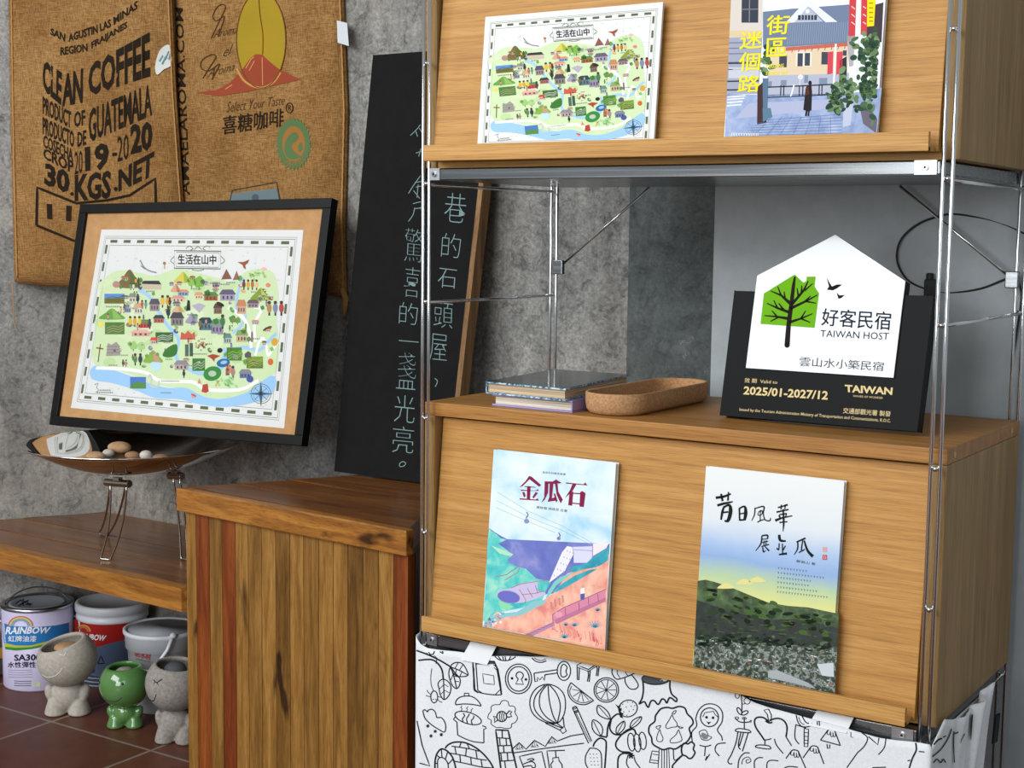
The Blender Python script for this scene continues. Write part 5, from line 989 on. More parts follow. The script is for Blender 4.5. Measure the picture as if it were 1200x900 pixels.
# cork tray
def stadium(L, w, n=14):
    out = []
    for sgn, c_ in ((1, L / 2 - w / 2), (-1, -(L / 2 - w / 2))):
        for i in range(n + 1): q_ = math.pi * i / n + (0 if sgn > 0 else math.pi); out.append((w / 2 * math.cos(q_), c_ + w / 2 * math.sin(q_)))
    return out
t = thing('cork_tray', 'oblong tray of light brown cork lying beside the two stacked books', 'tray', (.313, .187, ZT))
rings = []
for z, ins in ((0, .012), (.002, .006), (.008, .0015), (.018, 0), (.0325, 0), (.034, .0015), (.0335, .005), (.032, .0062), (.014, .0062), (.008, .010), (.006, .018)): rings.append([(x + .313, y + .187, ZT + z) for x, y in stadium(.308 - 2 * ins, .103 - 2 * ins)])
mb = MB(); m_ = len(rings[0]); vs = [v for r in rings for v in r]; fs = [(i * m_ + k, i * m_ + (k + 1) % m_, (i + 1) * m_ + (k + 1) % m_, (i + 1) * m_ + k) for i in range(len(rings) - 1) for k in range(m_)]; fs += [tuple(range(m_))[::-1], tuple((len(rings) - 1) * m_ + k for k in range(m_))]
mb.add(vs, fs, speckle('cork', '#a07850', '#c89c70', 240, .85, .3)); mb.build('cork_body', t, smooth=True); 
# stacked books, spines to the left and right
def flat_book(name, label, corners, z0, th, cover_m, pages_m, spine, over=.004):
    """corners: near-left, near-right, far-right, far-left on the table"""
    c = [Vector((x, y, z0)) for x, y in corners]; t = thing(name, label, 'book', (c[0] + c[2]) / 2, 'books lying on the lower cabinet')
    mb = MB(); mb.prism(c, (0, 0, .0022), cover_m); mb.prism([p + Vector((0, 0, th - .0022)) for p in c], (0, 0, .0022), cover_m)
    a_, b_ = (c[0], c[3]) if spine == 'L' else (c[1], c[2]); ix = (c[1] - c[0]).normalized() * (.0022 if spine == 'L' else -.0022)
    mb.hexa([p + Vector((0, 0, .0022)) for p in (a_, a_ + ix, b_ + ix, b_)] + [p + Vector((0, 0, th - .0022)) for p in (a_, a_ + ix, b_ + ix, b_)], cover_m); cv = mb.build('cover', t, bevel=.0006)
    u_ = (c[1] - c[0]).normalized(); v_ = (c[3] - c[0]).normalized(); k0, k1 = (.003, over) if spine == 'L' else (over, .003)
    q_ = [c[0] + u_ * k0 + v_ * over, c[1] - u_ * k1 + v_ * over, c[2] - u_ * k1 - v_ * over, c[3] + u_ * k0 - v_ * over]
    mb = MB(); mb.prism([p + Vector((0, 0, .0024)) for p in q_], (0, 0, th - .0048), pages_m); mb.build('page_block', t); return t, cv, c
def pages(name, hexc):
    m, nt, b = newmat(name); n = noise(nt, mapping(nt, (4, 4, 900)), 1, 2); r = ramp(nt, n.outputs['Fac'], [(.35, '#8f7f68'), (.6, hexc)]); nt.links.new(r.outputs[0], b.inputs['Base Color']); b.inputs['Roughness'].default_value = .9; return m
flat_book('stacked_book', 'lilac-covered book at the bottom of the pair beside the cork tray', [(.104, .042), (.256, .040), (.256, .245), (.104, .247)], ZT, .0185, plain('lilac_cover', '#a08fc0', .5), pages('cream_pages', '#e9e2d2'), 'R')
t, cv, c = flat_book('stacked_book', 'thick book with glossy dark photo cover on top of the lilac book', [(.092, .040), (.250, .030), (.220, .292), (.072, .288)], ZT + .0188, .0195, plain('blue_cover_edge', '#5f93b4', .35), pages('tan_pages', '#d9bf9c'), 'L')
m, nt, b = newmat('dark_landscape_print'); n = noise(nt, mapping(nt, (14, 40, 1)), 1, 6, .7, 1.0); r = ramp(nt, n.outputs['Fac'], [(.35, '#0c1214'), (.52, '#22302e'), (.64, '#54605a'), (.72, '#a2a892')]); nt.links.new(r.outputs[0], b.inputs['Base Color']); b.inputs['Roughness'].default_value = .12
zt = ZT + .0188 + .0195; mb = MB(); ins = lambda i, j: c[i] + (c[j] - c[i]) * .006 + Vector((0, 0, .0196)); mb.prism([ins(0, 2), ins(1, 3), ins(2, 0), ins(3, 1)], (0, 0, .0003), m); mb.build('cover_photo', cv)
m2, nt, b = newmat('cover_edge_mottle'); n = noise(nt, mapping(nt, (1, 1, 1)), 160, 3, .7); r = ramp(nt, n.outputs['Fac'], [(.42, '#2c5a78'), (.5, '#6fa6c4'), (.6, '#d8e4e8')]); nt.links.new(r.outputs[0], b.inputs['Base Color']); cv.data.materials[0] = m2
# cable loop on the grey wall
t = thing('cable', 'thin black cable hanging in a loop on the grey wall behind the sign', 'cable', (.73, .42, FZ + .25))
cp_ = [(1185, 430), (1192, 385), (1197, 350), (1194, 332), (1185, 325), (1150, 338), (1115, 343), (1090, 340), (1066, 330), (1054, 314), (1051, 297), (1057, 279), (1075, 263), (1098, 254), (1120, 251), (1160, 258), (1195, 271), (1222, 288), (1240, 312)]
mb = MB(); mb.tube([ony(x, y, .4275 - .004 * math.sin(i * .12)) for i, (x, y) in enumerate(cr(cp_, False, 6))], 0.0017, RUBBER, 8); mb.build('cable_run', t, smooth=True)
k = ony(1093, 336, .424); mb = MB(); mb.box(k + Vector((-.011, -.012, -.016)), k + Vector((.009, .0055, .012)), RUBBER); mb.tube([k + Vector((-.004, -.004, .006)), k + Vector((-.004, -.004, .022))], .006, RUBBER, 12); mb.build('cable_clip', t, bevel=.002)

# ------------------------------------------------------------------ doodle-printed cloth hung around the foot of the shelving
YF = -.0145
def cfold(X, z): return .0022 * math.sin(X * 31 + z * 9) + .0016 * math.sin(X * 17 - z * 23 + 1) + .003 * math.exp(-((X - .03 - (z - .42) * .3) / .02) ** 2) + .0025 * math.exp(-((X - .475 - (z - .42) * -.25) / .012) ** 2)
TOP = [(p.x, p.z - FZ) for p in [ony(x, y, YF) for x, y in ((484, 749), (488, 751), (495, 757), (501, 760), (520, 762), (539, 764), (572, 769), (593, 769), (624, 770), (655, 769), (700, 776), (860, 808), (868, 815), (883, 823.5), (901, 829.5), (932, 837), (948, 841), (990, 852), (1030, 865), (1048, 868), (1076, 871))]]
def topz(X):
    for (xa, za), (xb, zb) in zip(TOP, TOP[1:]):
        if X <= xb: return FZ + za + (zb - za) * max(0, (X - xa) / (xb - xa))
    return FZ + TOP[-1][1]
sa_, sb_ = Vector((.853, YF + .006, 0)), Vector((.878, .205, 0)); sdir = (sb_ - sa_).normalized(); snr = Vector((sdir.y, -sdir.x, 0))
def sfold(s_, z): g = min(max(s_ - .06, 0) / .1, 1.3); return g * (.006 * math.sin(s_ * 120 + (z - .3) * 6) + .003 * math.sin(s_ * 210 - z * 14))
NF, NS, NV_ = 110, 46, 34; ZB = .10; rows = []
def colpts(kind, s_):
    out = []
    for j in range(NV_ + 1):
        f = j / NV_
        if kind == 'L': zt_ = FZ - .390 + s_[2]; z = zt_ + (ZB - zt_) * f; out.append(Vector((s_[0], s_[1], z)))
        elif kind == 'F': zt_ = topz(s_); z = zt_ + (ZB - zt_) * f; out.append(Vector((s_, YF - cfold(s_, z), z)))
        else:
            zt_ = FZ + (-.402 + .030 * min(s_ / .04, 1) - .012 * math.sin(min(max((s_ - .04) / .13, 0), 1) * math.pi) + max(0, s_ - .17) * .35); z = zt_ + (ZB - zt_) * f; gather = .045 * max(0, (z - .30) / .2) * max(0, s_ - .10) / .1 * 0
            wv = s_ - .055 * (1 - math.exp(-f * 3.2)) * max(0, s_ - .05) / .16
            p = sa_ + sdir * wv + snr * (sfold(s_, z)); out.append(Vector((p.x, p.y, z)))
    return out
for q_ in ((-.0115, .09, .004), (-.0125, .05, .003), (-.0132, .02, .002), (-.0138, .006, .001), (-.0128, -.003, 0), (-.009, -.0095, -.001), (-.004, -.0130, -.004)): rows.append(colpts('L', q_))
for i in range(NF + 1): rows.append(colpts('F', .002 + (.847 - .002) * i / NF))
rows.append([v + Vector((.0045, .001, 0)) for v in rows[-1]])
for i in range(NS + 1): rows.append(colpts('S', .208 * i / NS))
vs = [v for r_ in rows for v in r_]; m_ = NV_ + 1; fs = [(i * m_ + j, (i + 1) * m_ + j, (i + 1) * m_ + j + 1, i * m_ + j + 1) for i in range(len(rows) - 1) for j in range(NV_)]
t = thing('doodle_cloth', 'white canvas cloth printed with black line doodles, wrapped below the lower cabinet', 'cloth', (.42, YF, ZB))
mb = MB(); mb.add(vs, fs, speckle('white_canvas', '#dde2e6', '#e8ecee', 300, .9, .12)); co = mb.build('cloth', t, smooth=True); md = co.modifiers.new('cloth_thickness', 'SOLIDIFY'); md.thickness = .0014; md.offset = 1 if False else 0
for q_ in (((548, 749), (578, 753), (571, 779), (540, 773)), ((955, 829), (998, 838), (992, 859), (947, 850))):
    tl, tr, br, bl = [ony(x, y, YF - .004) for x, y in q_]; mb = MB(); bk = Vector((0, .018, .004)); tl.z = FZ - .3805; tr.z = FZ - .3805
    tl.y = tr.y = -.0085; mb.prism([bl, br, tr, tl], (0, -.0012, 0), plain('strap_canvas', '#e4e8ea', .9)); o = mb.build('hanging_strap', t)
mb = MB(); p = sa_ + sdir * .196; mb.prism([p + snr * .012 + Vector((0, 0, FZ - .405)), p + snr * .012 + sdir * .016 + Vector((0, 0, FZ - .405)), p + snr * .012 + sdir * .010 + Vector((0, 0, FZ - .445)), p + snr * .012 - sdir * .006 + Vector((0, 0, FZ - .445))], -snr * .003, BLACKM); o = mb.build('fastener_tab', t); o['label'] = 'black fastening tab at the gathered end'
def fsurf(x, y, h):
    p = ony(x, y, YF); p = ony(x, y, YF - cfold(p.x, p.z)); return Vector((p.x, p.y - h, p.z))
a = Art(fsurf, 1e-4, 1.1e-3); a.res = 5; DK = '#1c1e22'
W1, W2 = 1.3, 1.9
def L_(pts, w=W1, closed=False, sm=True): a.line(pts, DK, w * a.T[2], 0, closed, sm)
def S_(pts, w=W1, closed=False): L_(pts, w, closed, False)
a.crop(480, 780, 6.6667)
L_([(108, 350), (125, 345), (142, 360), (150, 346), (178, 340), (202, 360), (212, 392), (218, 405), (250, 405), (275, 435), (285, 475), (275, 518), (235, 500), (180, 465), (130, 420), (112, 380)], W1, True)
for x, y in ((145, 470), (170, 548), (203, 512), (250, 538)):
    for q_ in range(4): c_, s_ = math.cos(q_ * .785), math.sin(q_ * .785); S_([(x - 14 * c_, y - 14 * s_), (x + 14 * c_, y + 14 * s_)], .8)
L_([(362, 305), (364, 278), (388, 250), (430, 237), (480, 238), (520, 258), (550, 290), (561, 315)]); L_([(561, 315), (500, 303), (430, 298), (362, 305)]); S_([(430, 238), (430, 215), (465, 215), (465, 238)])
for pl in ([(405, 352), (412, 336), (402, 326), (412, 312)], [(445, 358), (455, 342), (447, 332), (460, 320)], [(478, 368), (486, 352), (482, 346), (498, 332)]): L_(pl, .8)
L_(ell(460, 408, 107, 44, 17), W1, True); S_([(358, 400), (345, 418), (362, 432), (372, 440), (378, 540)]); L_([(378, 540), (430, 567), (500, 592), (583, 602)]); S_([(583, 602), (582, 495), (602, 490), (598, 478), (570, 468)])
for pl in ([(420, 370), (432, 390), (415, 415), (420, 436)], [(470, 375), (460, 395), (448, 415), (455, 450)], [(505, 390), (500, 412), (485, 428), (492, 458)]): L_(pl)
L_([(660, 305), (705, 302), (720, 278), (745, 270), (772, 282), (780, 312), (815, 315), (830, 340), (825, 365), (845, 405), (830, 440), (800, 455), (795, 482), (760, 490), (715, 482), (680, 482), (640, 455), (640, 425), (615, 410), (620, 380), (640, 350), (638, 325)], .9, True)
L_(ell(722, 396, 38, 40), W1, True); S_([(688, 405), (655, 393), (668, 416), (664, 443), (690, 425)]); S_([(757, 382), (782, 350), (800, 360), (788, 376), (800, 395), (775, 402), (758, 395)])
for x in (708, 724, 740): L_([(x + 4, 360), (x - 4, 396), (x + 4, 434)], .9)
S_([(715, 800), (675, 500), (772, 505), (838, 800)], W2)
for p_, q_ in (((686, 562), (784, 568)), ((694, 625), (798, 622)), ((700, 680), (808, 676)), ((710, 745), (822, 738)), ((725, 503), (727, 562)), ((705, 565), (710, 622)), ((755, 566), (760, 622)), ((735, 625), (740, 678)), ((715, 682), (722, 742)), ((765, 678), (770, 740)), ((745, 744), (752, 800))): S_([p_, q_])
S_([(800, 655), (858, 600), (912, 652), (978, 582), (1062, 630), (1113, 553), (1155, 588), (1260, 548), (1370, 530)]); S_([(815, 680), (1200, 625), (1365, 605)]); S_([(800, 655), (840, 800)])
for x, y in ((858, 600), (978, 582), (1113, 553)): S_([(x, y), (x - 28, y + 55), (x + 32, y + 50), (x, y), (x + 4, y + 52)], .8); a.dot(x - 12, y + 46, 6, DK, 0); a.dot(x + 20, y + 38, 6, DK, 0)
S_([(895, 800), (860, 708), (1035, 670), (1066, 800)]); L_([(890, 768), (948, 748), (978, 760), (985, 790), (962, 795), (950, 780), (890, 788)]); L_([(920, 735), (958, 724), (974, 734), (940, 744)]); S_([(1095, 800), (1075, 665), (1215, 660)]); S_([(1112, 800), (1105, 770), (1123, 745), (1120, 720), (1166, 715), (1170, 742), (1192, 770), (1196, 800)]); S_([(1142, 665), (1146, 716)])
L_([(280, 645), (300, 620), (340, 600), (390, 595), (450, 605), (520, 640), (580, 690), (630, 750), (658, 800)], W2); L_([(200, 805), (202, 740), (215, 690), (240, 655), (262, 650), (295, 665), (332, 705), (352, 755), (364, 805)], W2); L_([(222, 805), (222, 740), (242, 716), (275, 725), (300, 760), (306, 805)])
for pl in ([(330, 628), (420, 640), (500, 655), (545, 668)], [(318, 682), (420, 700), (520, 725), (605, 738)], [(352, 745), (450, 765), (560, 790), (650, 798)]): L_(pl)
for p_, q_ in (((405, 598), (392, 636)), ((452, 608), (470, 650)), ((356, 636), (366, 688)), ((446, 648), (440, 704)), ((520, 662), (530, 726)), ((395, 698), (400, 752)), ((480, 716), (485, 772)), ((560, 730), (570, 790)), ((205, 760), (222, 765)), ((215, 700), (240, 716)), ((250, 652), (256, 716)), ((300, 672), (282, 730)), ((340, 730), (304, 768))): S_([p_, q_])
S_([(60, 430), (100, 620), (160, 782), (80, 760)], W1)
L_(ell(195, 243, 27, 46), W1, True); a.dot(188, 262, 5, DK); a.dot(207, 264, 5, DK)
for pl in ([(170, 225), (150, 210), (138, 190)], [(168, 240), (145, 238), (130, 230)], [(225, 240), (245, 246), (256, 240)], [(222, 262), (240, 280), (258, 285)]): L_(pl, .9)
L_([(190, 198), (172, 150), (168, 90), (176, 20)], .8)
L_([(232, 175), (225, 140), (245, 112), (272, 106), (305, 125), (325, 165), (318, 215), (290, 255), (265, 262), (242, 225)], W1, True); S_([(268, 106), (270, 180), (272, 260)])
for p_, q_ in (((268, 140), (305, 165)), ((268, 150), (236, 180)), ((270, 190), (312, 210)), ((270, 200), (246, 222))): S_([p_, q_], .8)
a.crop(480, 690, 7.5)
L_([(62, 540), (150, 572), (230, 608), (300, 645), (365, 686)], W2); L_([(80, 628), (150, 620), (210, 625), (260, 665), (290, 720), (300, 800)], W2); S_([(200, 600), (222, 588), (242, 606), (235, 658)], .9)
L_([(365, 686), (385, 655), (430, 645), (470, 660), (500, 705), (516, 757), (470, 770), (420, 765), (385, 735)], W1, True); L_([(365, 686), (440, 715), (515, 757)]); L_([(365, 690), (348, 730), (355, 790), (380, 850), (415, 876), (440, 850), (448, 800), (430, 768), (400, 735)], W1, True); L_([(370, 700), (395, 780), (415, 870)])
for p_, q_ in (((400, 700), (430, 648)), ((440, 715), (472, 664)), ((415, 706), (404, 752)), ((462, 728), (445, 768)), ((385, 750), (365, 800)), ((390, 765), (432, 772)), ((402, 810), (438, 815))): S_([p_, q_], .9)
L_([(170, 555), (185, 575), (210, 572), (222, 545)]); L_([(268, 550), (296, 566), (290, 545)]); S_([(155, 560), (156, 582)], W1)
S_([(605, 912), (575, 885), (558, 635), (745, 637), (770, 692), (806, 895)], W2); S_([(585, 648), (602, 890), (636, 912)], W1); a.poly([(570, 634), (745, 636), (752, 660), (590, 664)], '#4a4d52', 0); S_([(645, 745), (742, 762), (748, 840), (655, 830)], .9, True); S_([(740, 665), (772, 694), (770, 715), (745, 690)], .9)
L_(ell(960, 790, 115, 130), W1, True); L_(ell(960, 790, 94, 108), W1, True); S_(cr([(958, 790), (940, 768), (944, 742), (970, 728), (998, 745), (1000, 770), (985, 793)], False, 4) + [(1004, 838), (935, 835), (958, 790)], W1); a.dot(903, 785, 12, DK); a.dot(1025, 795, 12, DK)
a.crop(480, 780, 6.6667); L_([(505, 20), (503, 120), (507, 188), (535, 205), (600, 220), (670, 227), (720, 226)], W1); S_([(720, 226), (706, 110), (690, 22)], W2); L_([(720, 178), (690, 206), (672, 224)], .9)
a.crop(480, 720, 3.3333)
S_([(487, 229), (580, 215)], W1); S_([(530, 235), (580, 228)], W1); S_([(487, 229), (491, 262), (500, 260), (501, 245), (510, 255), (519, 243), (527, 258), (530, 234)], W1); L_(ell(604, 220, 26, 37), W1, True); L_([(603, 194), (616, 205), (612, 222), (616, 236), (602, 244), (592, 236), (593, 206)], W1, True)
L_([(540, 272), (500, 285), (475, 320), (472, 360), (490, 395), (530, 420), (575, 425), (600, 400), (610, 360), (605, 315), (580, 285)], W1, True)
for pl in ([(540, 272), (512, 310), (510, 360), (535, 400), (575, 425)], [(542, 272), (546, 330), (560, 390), (577, 424)], [(545, 272), (576, 310), (590, 360), (578, 424)], [(530, 275), (492, 320), (490, 370), (528, 412), (572, 425)]): L_(pl)
for p_, q_ in (((532, 424), (592, 453)), ((550, 426), (600, 444)), ((578, 426), (598, 440)), ((601, 402), (605, 438))): S_([p_, q_])
S_([(588, 451), (605, 436), (613, 455), (600, 465)], W1, True)
a.crop(480, 690, 7.5); L_([(752, 592), (790, 622), (850, 630), (900, 618), (936, 594)]); L_([(1078, 606), (1110, 635), (1160, 645), (1205, 632)]); L_([(1100, 606), (1125, 622), (1165, 628), (1200, 615)], .9)
for p_, q_ in (((782, 592), (806, 624)), ((842, 592), (848, 630)), ((820, 592), (830, 628)), ((892, 592), (876, 624))): S_([p_, q_])
a.crop(640, 720, 6)
S_([(218, 355), (270, 330), (360, 346), (300, 386)], W1, True); S_([(218, 355), (220, 370), (300, 400), (360, 360)], .9)
for pl in ([(220, 365), (222, 458), (232, 460), (236, 372)], [(296, 392), (300, 425), (292, 470), (305, 472), (312, 392)], [(352, 350), (362, 380), (354, 430), (366, 432), (376, 352)]): S_(pl)
L_(ell(425, 530, 86, 86), W1, True); L_(ell(425, 530, 73, 73), .9, True)
for i in range(9): q_ = i * .698; S_([(425, 530), (425 + 70 * math.cos(q_), 530 + 70 * math.sin(q_))], .8)
L_([(176, 478), (155, 530), (170, 585), (220, 625), (280, 632), (336, 604)], W1); S_([(336, 604), (176, 478)]); L_([(182, 502), (168, 542), (185, 582), (225, 612), (275, 619), (318, 602)], .9)
for q_ in ((185, 525), (192, 575), (225, 608), (265, 613), (300, 600)): S_([(248, 538), q_], .8)
L_([(470, 370), (465, 410), (490, 450), (520, 452), (580, 432), (645, 402)]); L_([(555, 440), (560, 480), (590, 520), (632, 522), (650, 495), (625, 450), (598, 420)]); L_([(508, 378), (502, 412), (522, 446)], .9); L_([(560, 390), (562, 410), (578, 432)], .9)
a.poly(ell(772, 452, 98, 37), '#55585c', 0); a.line(ell(772, 452, 98, 40), DK, W1 * 6, 1, True); L_([(720, 455), (770, 440), (830, 446)], .7)
for pl in ([(720, 462), (780, 470), (840, 450)], [(740, 440), (800, 436)]): a.line(pl, '#d8dcde', 4, 2)
L_([(682, 465), (686, 530), (676, 590), (656, 628), (692, 612), (710, 642), (722, 650), (738, 610), (762, 605), (790, 632), (815, 594), (836, 600), (850, 622), (866, 588), (885, 588), (915, 612), (920, 590), (886, 560), (872, 510), (874, 455)], W2)
S_([(300, 905), (188, 660), (216, 648), (322, 890)], W1); S_([(203, 690), (232, 680)]); S_([(198, 682), (228, 671)]); S_([(212, 690), (312, 896)], .8); L_(ell(202, 655, 16, 9, -20), .9, True)
def LF(pts, mid): L_(pts, W1, True); S_(mid, .9)
LF([(366, 638), (360, 680), (385, 715), (450, 735), (440, 690), (402, 652)], [(370, 645), (448, 733)]); LF([(332, 740), (325, 790), (345, 830), (385, 852), (400, 810), (380, 765)], [(335, 750), (384, 848)])
L_(ell(578, 660, 66, 58, -20), W1, True)
for x, y in ((540, 630), (575, 615), (610, 618), (530, 660), (565, 650), (600, 645), (625, 640), (548, 685), (585, 680), (615, 668), (570, 708)): a.dot(x, y, 4, DK)
a.poly([(488, 628), (508, 642), (528, 640), (520, 655), (535, 670), (525, 682), (550, 700), (535, 706), (545, 730), (522, 722), (515, 690), (508, 660)], DK, 1)
L_([(535, 708), (500, 700), (458, 738), (436, 790), (430, 858)], W2); L_([(430, 862), (375, 852)], W2); L_([(460, 738), (450, 800), (480, 840), (530, 842), (580, 815), (618, 805), (634, 842)], W2)
LF([(497, 838), (500, 790), (550, 748), (554, 790), (530, 825)], [(500, 838), (548, 752)]); LF([(592, 795), (610, 745), (670, 717), (665, 750), (630, 785)], [(594, 795), (668, 720)])
a.crop(640, 780, 6.6667)
for x, y, ry in ((668, 596, 70), (714, 602, 70), (756, 586, 68)): L_(ell(x, y, 28, ry, -6), W1, True)
L_([(705, 532), (690, 500), (650, 495), (600, 530), (552, 590), (550, 636), (590, 670), (650, 675), (668, 690)], W2)
L_([(345, 642), (312, 700), (310, 760), (332, 805)], W1); L_([(345, 642), (400, 650), (432, 690), (436, 805)], W1); L_([(370, 632), (382, 600), (420, 566), (462, 580), (472, 625), (460, 805)], W2)
for i in range(12): a.dot(345 + (i % 3) * 26 + (i // 3) * 4, 690 + (i // 3) * 28, 4, DK)
L_([(660, 688), (600, 685), (566, 720), (562, 805)], W2); L_([(640, 705), (630, 760), (652, 805)]); L_([(690, 712), (702, 752), (742, 805)]); 
for q_ in range(6): S_([(665, 700), (665 + 28 * math.cos(q_ * 1.05), 702 + 24 * math.sin(q_ * 1.05))], W2)
L_([(870, 370), (900, 335), (950, 325), (990, 332), (1040, 318), (1085, 330), (1105, 375), (1140, 410), (1150, 450), (1120, 490), (1132, 540), (1105, 590), (1060, 620), (1010, 650), (965, 643), (920, 655), (880, 640), (835, 610), (825, 560), (805, 520), (810, 470), (850, 435), (855, 395)], W2, True)
for pl in ([(985, 385), (965, 420), (938, 465), (945, 490), (985, 480), (1020, 475), (1025, 450), (1000, 415)], [(890, 500), (875, 530), (865, 570), (875, 590), (905, 590), (915, 565), (900, 530)], [(1035, 500), (1015, 540), (975, 575), (975, 600), (1020, 600), (1060, 585), (1060, 560), (1045, 520)], [(985, 378), (1000, 355), (1018, 350), (1008, 372)], [(860, 478), (880, 496), (898, 468), (880, 470)], [(1030, 470), (1050, 490), (1072, 482), (1050, 478)]): L_(pl, .9, True)
for p_, q_ in (((885, 652), (876, 805)), ((905, 655), (905, 805)), ((925, 655), (925, 805)), ((960, 648), (966, 805)), ((945, 655), (945, 805))): S_([p_, q_], .9)
S_([(830, 665), (885, 672), (878, 762), (810, 755)], W1, True); S_([(835, 690), (880, 696)], .9); S_([(822, 735), (878, 742)], .9)
L_([(1060, 640), (1080, 605), (1110, 610), (1135, 595), (1160, 615), (1152, 650), (1165, 680), (1140, 720), (1115, 722), (1095, 705), (1065, 690)], W2, True); L_([(1072, 692), (1020, 745), (990, 780), (992, 805)], W2); L_([(996, 655), (1005, 738), (1058, 702)], W1)
a.crop(820, 780, 6.6667)
L_([(-30, 415), (-8, 350), (40, 305), (100, 298), (150, 320), (180, 370), (175, 440), (140, 500), (172, 550), (178, 585)]); L_([(-30, 415), (-22, 470), (-60, 520), (-55, 600)]); L_(ell(78, 402, 70, 73), W1, True); S_([(25, 400), (42, 366), (108, 355), (122, 380), (146, 402)], .9); a.dot(55, 402, 11, DK); a.dot(106, 406, 11, DK); a.poly([(53, 434), (72, 440), (92, 436), (72, 458)], DK, 1)
a.poly([(10, 545), (20, 520), (45, 528), (70, 548), (60, 572), (30, 575)], '#7c8288', 0); L_([(0, 515), (40, 500), (60, 520), (70, 545), (96, 560), (60, 582), (20, 575), (5, 545)], .9, True); L_([(0, 620), (50, 630), (92, 618)]); S_([(46, 630), (40, 705)])
a.line([(42, 0), (30, 30), (-15, 12)], DK, 7, 0); S_([(30, 30), (45, 25), (48, 8)])
S_([(102, 28), (108, 70), (150, 130), (222, 160), (246, 46)], W1); S_([(182, 120), (186, 45)]); S_([(182, 120), (150, 80)], .9); S_([(182, 120), (235, 95)], .9); S_([(182, 120), (215, 155)], .9)
S_([(325, 205), (332, 300), (330, 380)], W1); L_(ell(296, 230, 17, 24), .9, True); L_(ell(372, 274, 24, 25), .9, True); L_(ell(312, 354, 14, 30, -30), W1, True); L_(ell(354, 368, 28, 14, -25), W1, True); L_([(332, 300), (352, 296), (362, 290)], .9)
L_([(280, 410), (310, 436), (350, 442), (392, 438)]); S_([(350, 405), (350, 490)]); L_(ell(292, 408, 14, 9), .9, True); L_(ell(350, 410, 16, 8), .9, True); L_([(388, 440), (404, 424), (400, 446)], .9); L_([(285, 512), (302, 490), (380, 500), (396, 522)], W1, True)
for pl in ([(300, 516), (285, 600), (250, 690), (222, 742), (235, 765), (256, 764)], [(325, 518), (305, 600), (308, 640), (322, 652)], [(345, 520), (320, 600), (310, 628)], [(380, 525), (360, 590), (335, 668)]): L_(pl)
L_([(545, 440), (500, 405), (450, 404), (430, 430), (440, 480), (480, 540), (508, 582)], W2); L_([(548, 425), (610, 410), (660, 430), (684, 480), (676, 555)], W2); L_([(676, 555), (720, 625)]); S_([(503, 346), (530, 380), (540, 430), (560, 430), (562, 385), (540, 338)], W1, True); L_([(515, 430), (545, 446), (570, 440)], W2)
L_([(508, 580), (540, 575), (562, 568)]); S_([(512, 578), (510, 622)]); L_([(440, 635), (462, 618), (540, 625), (550, 650)], W1, True); L_([(585, 570), (602, 620), (655, 686)])
L_([(755, 385), (770, 440), (800, 474), (850, 475), (885, 455), (835, 444), (808, 405), (800, 388)], W1); S_([(818, 490), (852, 495), (846, 632), (818, 630)], W1, True)
for y in (520, 550, 580, 605): S_([(820, y), (848, y + 3)], .9)
L_([(752, 460), (745, 560), (778, 612)]); S_([(752, 460), (832, 486)]); L_([(775, 400), (790, 440), (818, 460)], .9)
S_([(920, 435), (922, 482), (938, 482), (936, 432)], W1, True)
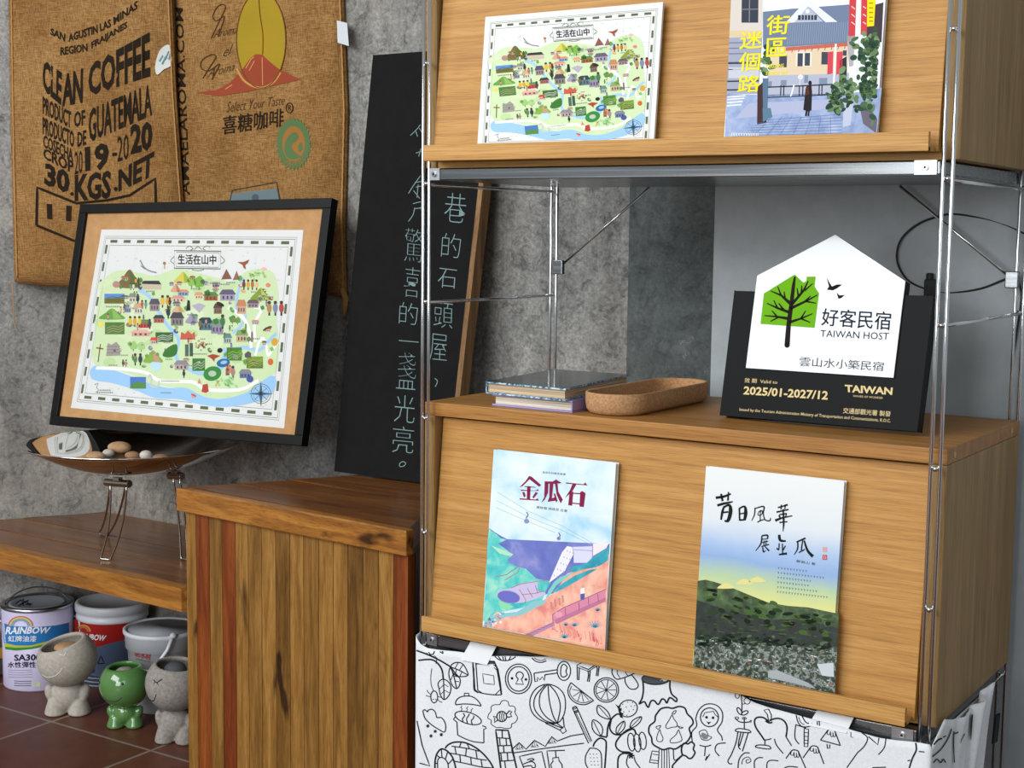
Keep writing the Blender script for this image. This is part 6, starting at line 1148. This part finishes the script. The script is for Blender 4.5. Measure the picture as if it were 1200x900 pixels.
def MT(pk, l, r, w=W1):
    S_([l, (pk[0] - 20, pk[1] + 6)], w); L_([(pk[0] - 20, pk[1] + 6), pk, (pk[0] + 30, pk[1] + 8)], w); S_([(pk[0] + 30, pk[1] + 8), r], w); L_([(pk[0] - 20, pk[1] + 8), (pk[0] - 28, pk[1] + 36), (pk[0] - 8, pk[1] + 42), (pk[0] - 2, pk[1] + 18), (pk[0] + 2, pk[1] + 56), (pk[0] + 18, pk[1] + 52), (pk[0] + 16, pk[1] + 24), (pk[0] + 24, pk[1] + 58), (pk[0] + 38, pk[1] + 50), (pk[0] + 30, pk[1] + 10)], .9)
MT((1025, 495), (945, 580), (1100, 622)); S_([(945, 580), (1100, 622)]); S_([(996, 610), (1000, 645), (1016, 645), (1018, 615)])
MT((740, 656), (675, 724), (832, 805)); MT((892, 624), (808, 720), (972, 766))
L_([(300, 805), (310, 730), (350, 682), (392, 682)]); L_([(330, 770), (340, 730), (380, 712), (402, 742), (372, 760), (364, 738), (386, 732)], .9)
for pl in ([(430, 805), (430, 745), (460, 718), (496, 718)], [(525, 805), (530, 755), (560, 738), (616, 742)], [(660, 800), (700, 786), (768, 792)], [(155, 705), (122, 660), (140, 612), (205, 602)], [(60, 705), (46, 740), (80, 690)]): L_(pl, W1)
a.crop(820, 760, 3.158)
L_([(690, 330), (684, 365), (662, 392)], W1); L_([(600, 310), (622, 330), (610, 360), (585, 384)], W1); S_([(585, 384), (545, 440)]); S_([(625, 325), (660, 355), (664, 330)], W1); S_([(560, 308), (560, 326), (568, 328)], .9); L_([(800, 348), (802, 375), (788, 405), (776, 442)], W2)
for p_, q_ in (((812, 380), (832, 382)), ((770, 415), (780, 412)), ((640, 440), (690, 438))): S_([p_, q_], W1)
a.build('doodle_print', co)
def ssurf(x, y, h):
    p = onp(x, y, snr, sa_); s_ = (p - sa_).dot(sdir); p = onp(x, y, snr, sa_ + snr * sfold(s_, p.z)); return p + snr * h
a = Art(ssurf, 1e-4, 2.2e-3); a.res = 3; a.crop(1030, 780, 7.0588)
for pl, w in (([(440, 650), (480, 610), (510, 600)], W2), ([(430, 750), (500, 690), (560, 600), (590, 520)], W1), ([(610, 540), (605, 650), (612, 800)], W1), ([(660, 470), (650, 540), (615, 560)], W1), ([(700, 560), (660, 640), (655, 760)], .9), ([(760, 400), (752, 560), (770, 740), (740, 780)], W2), ([(440, 800), (470, 770), (500, 800), (520, 770), (540, 800)], W1), ([(520, 590), (542, 578)], W1)): a.line(pl, DK, w * 7, 0, False, True)
a.build('doodle_print', co)
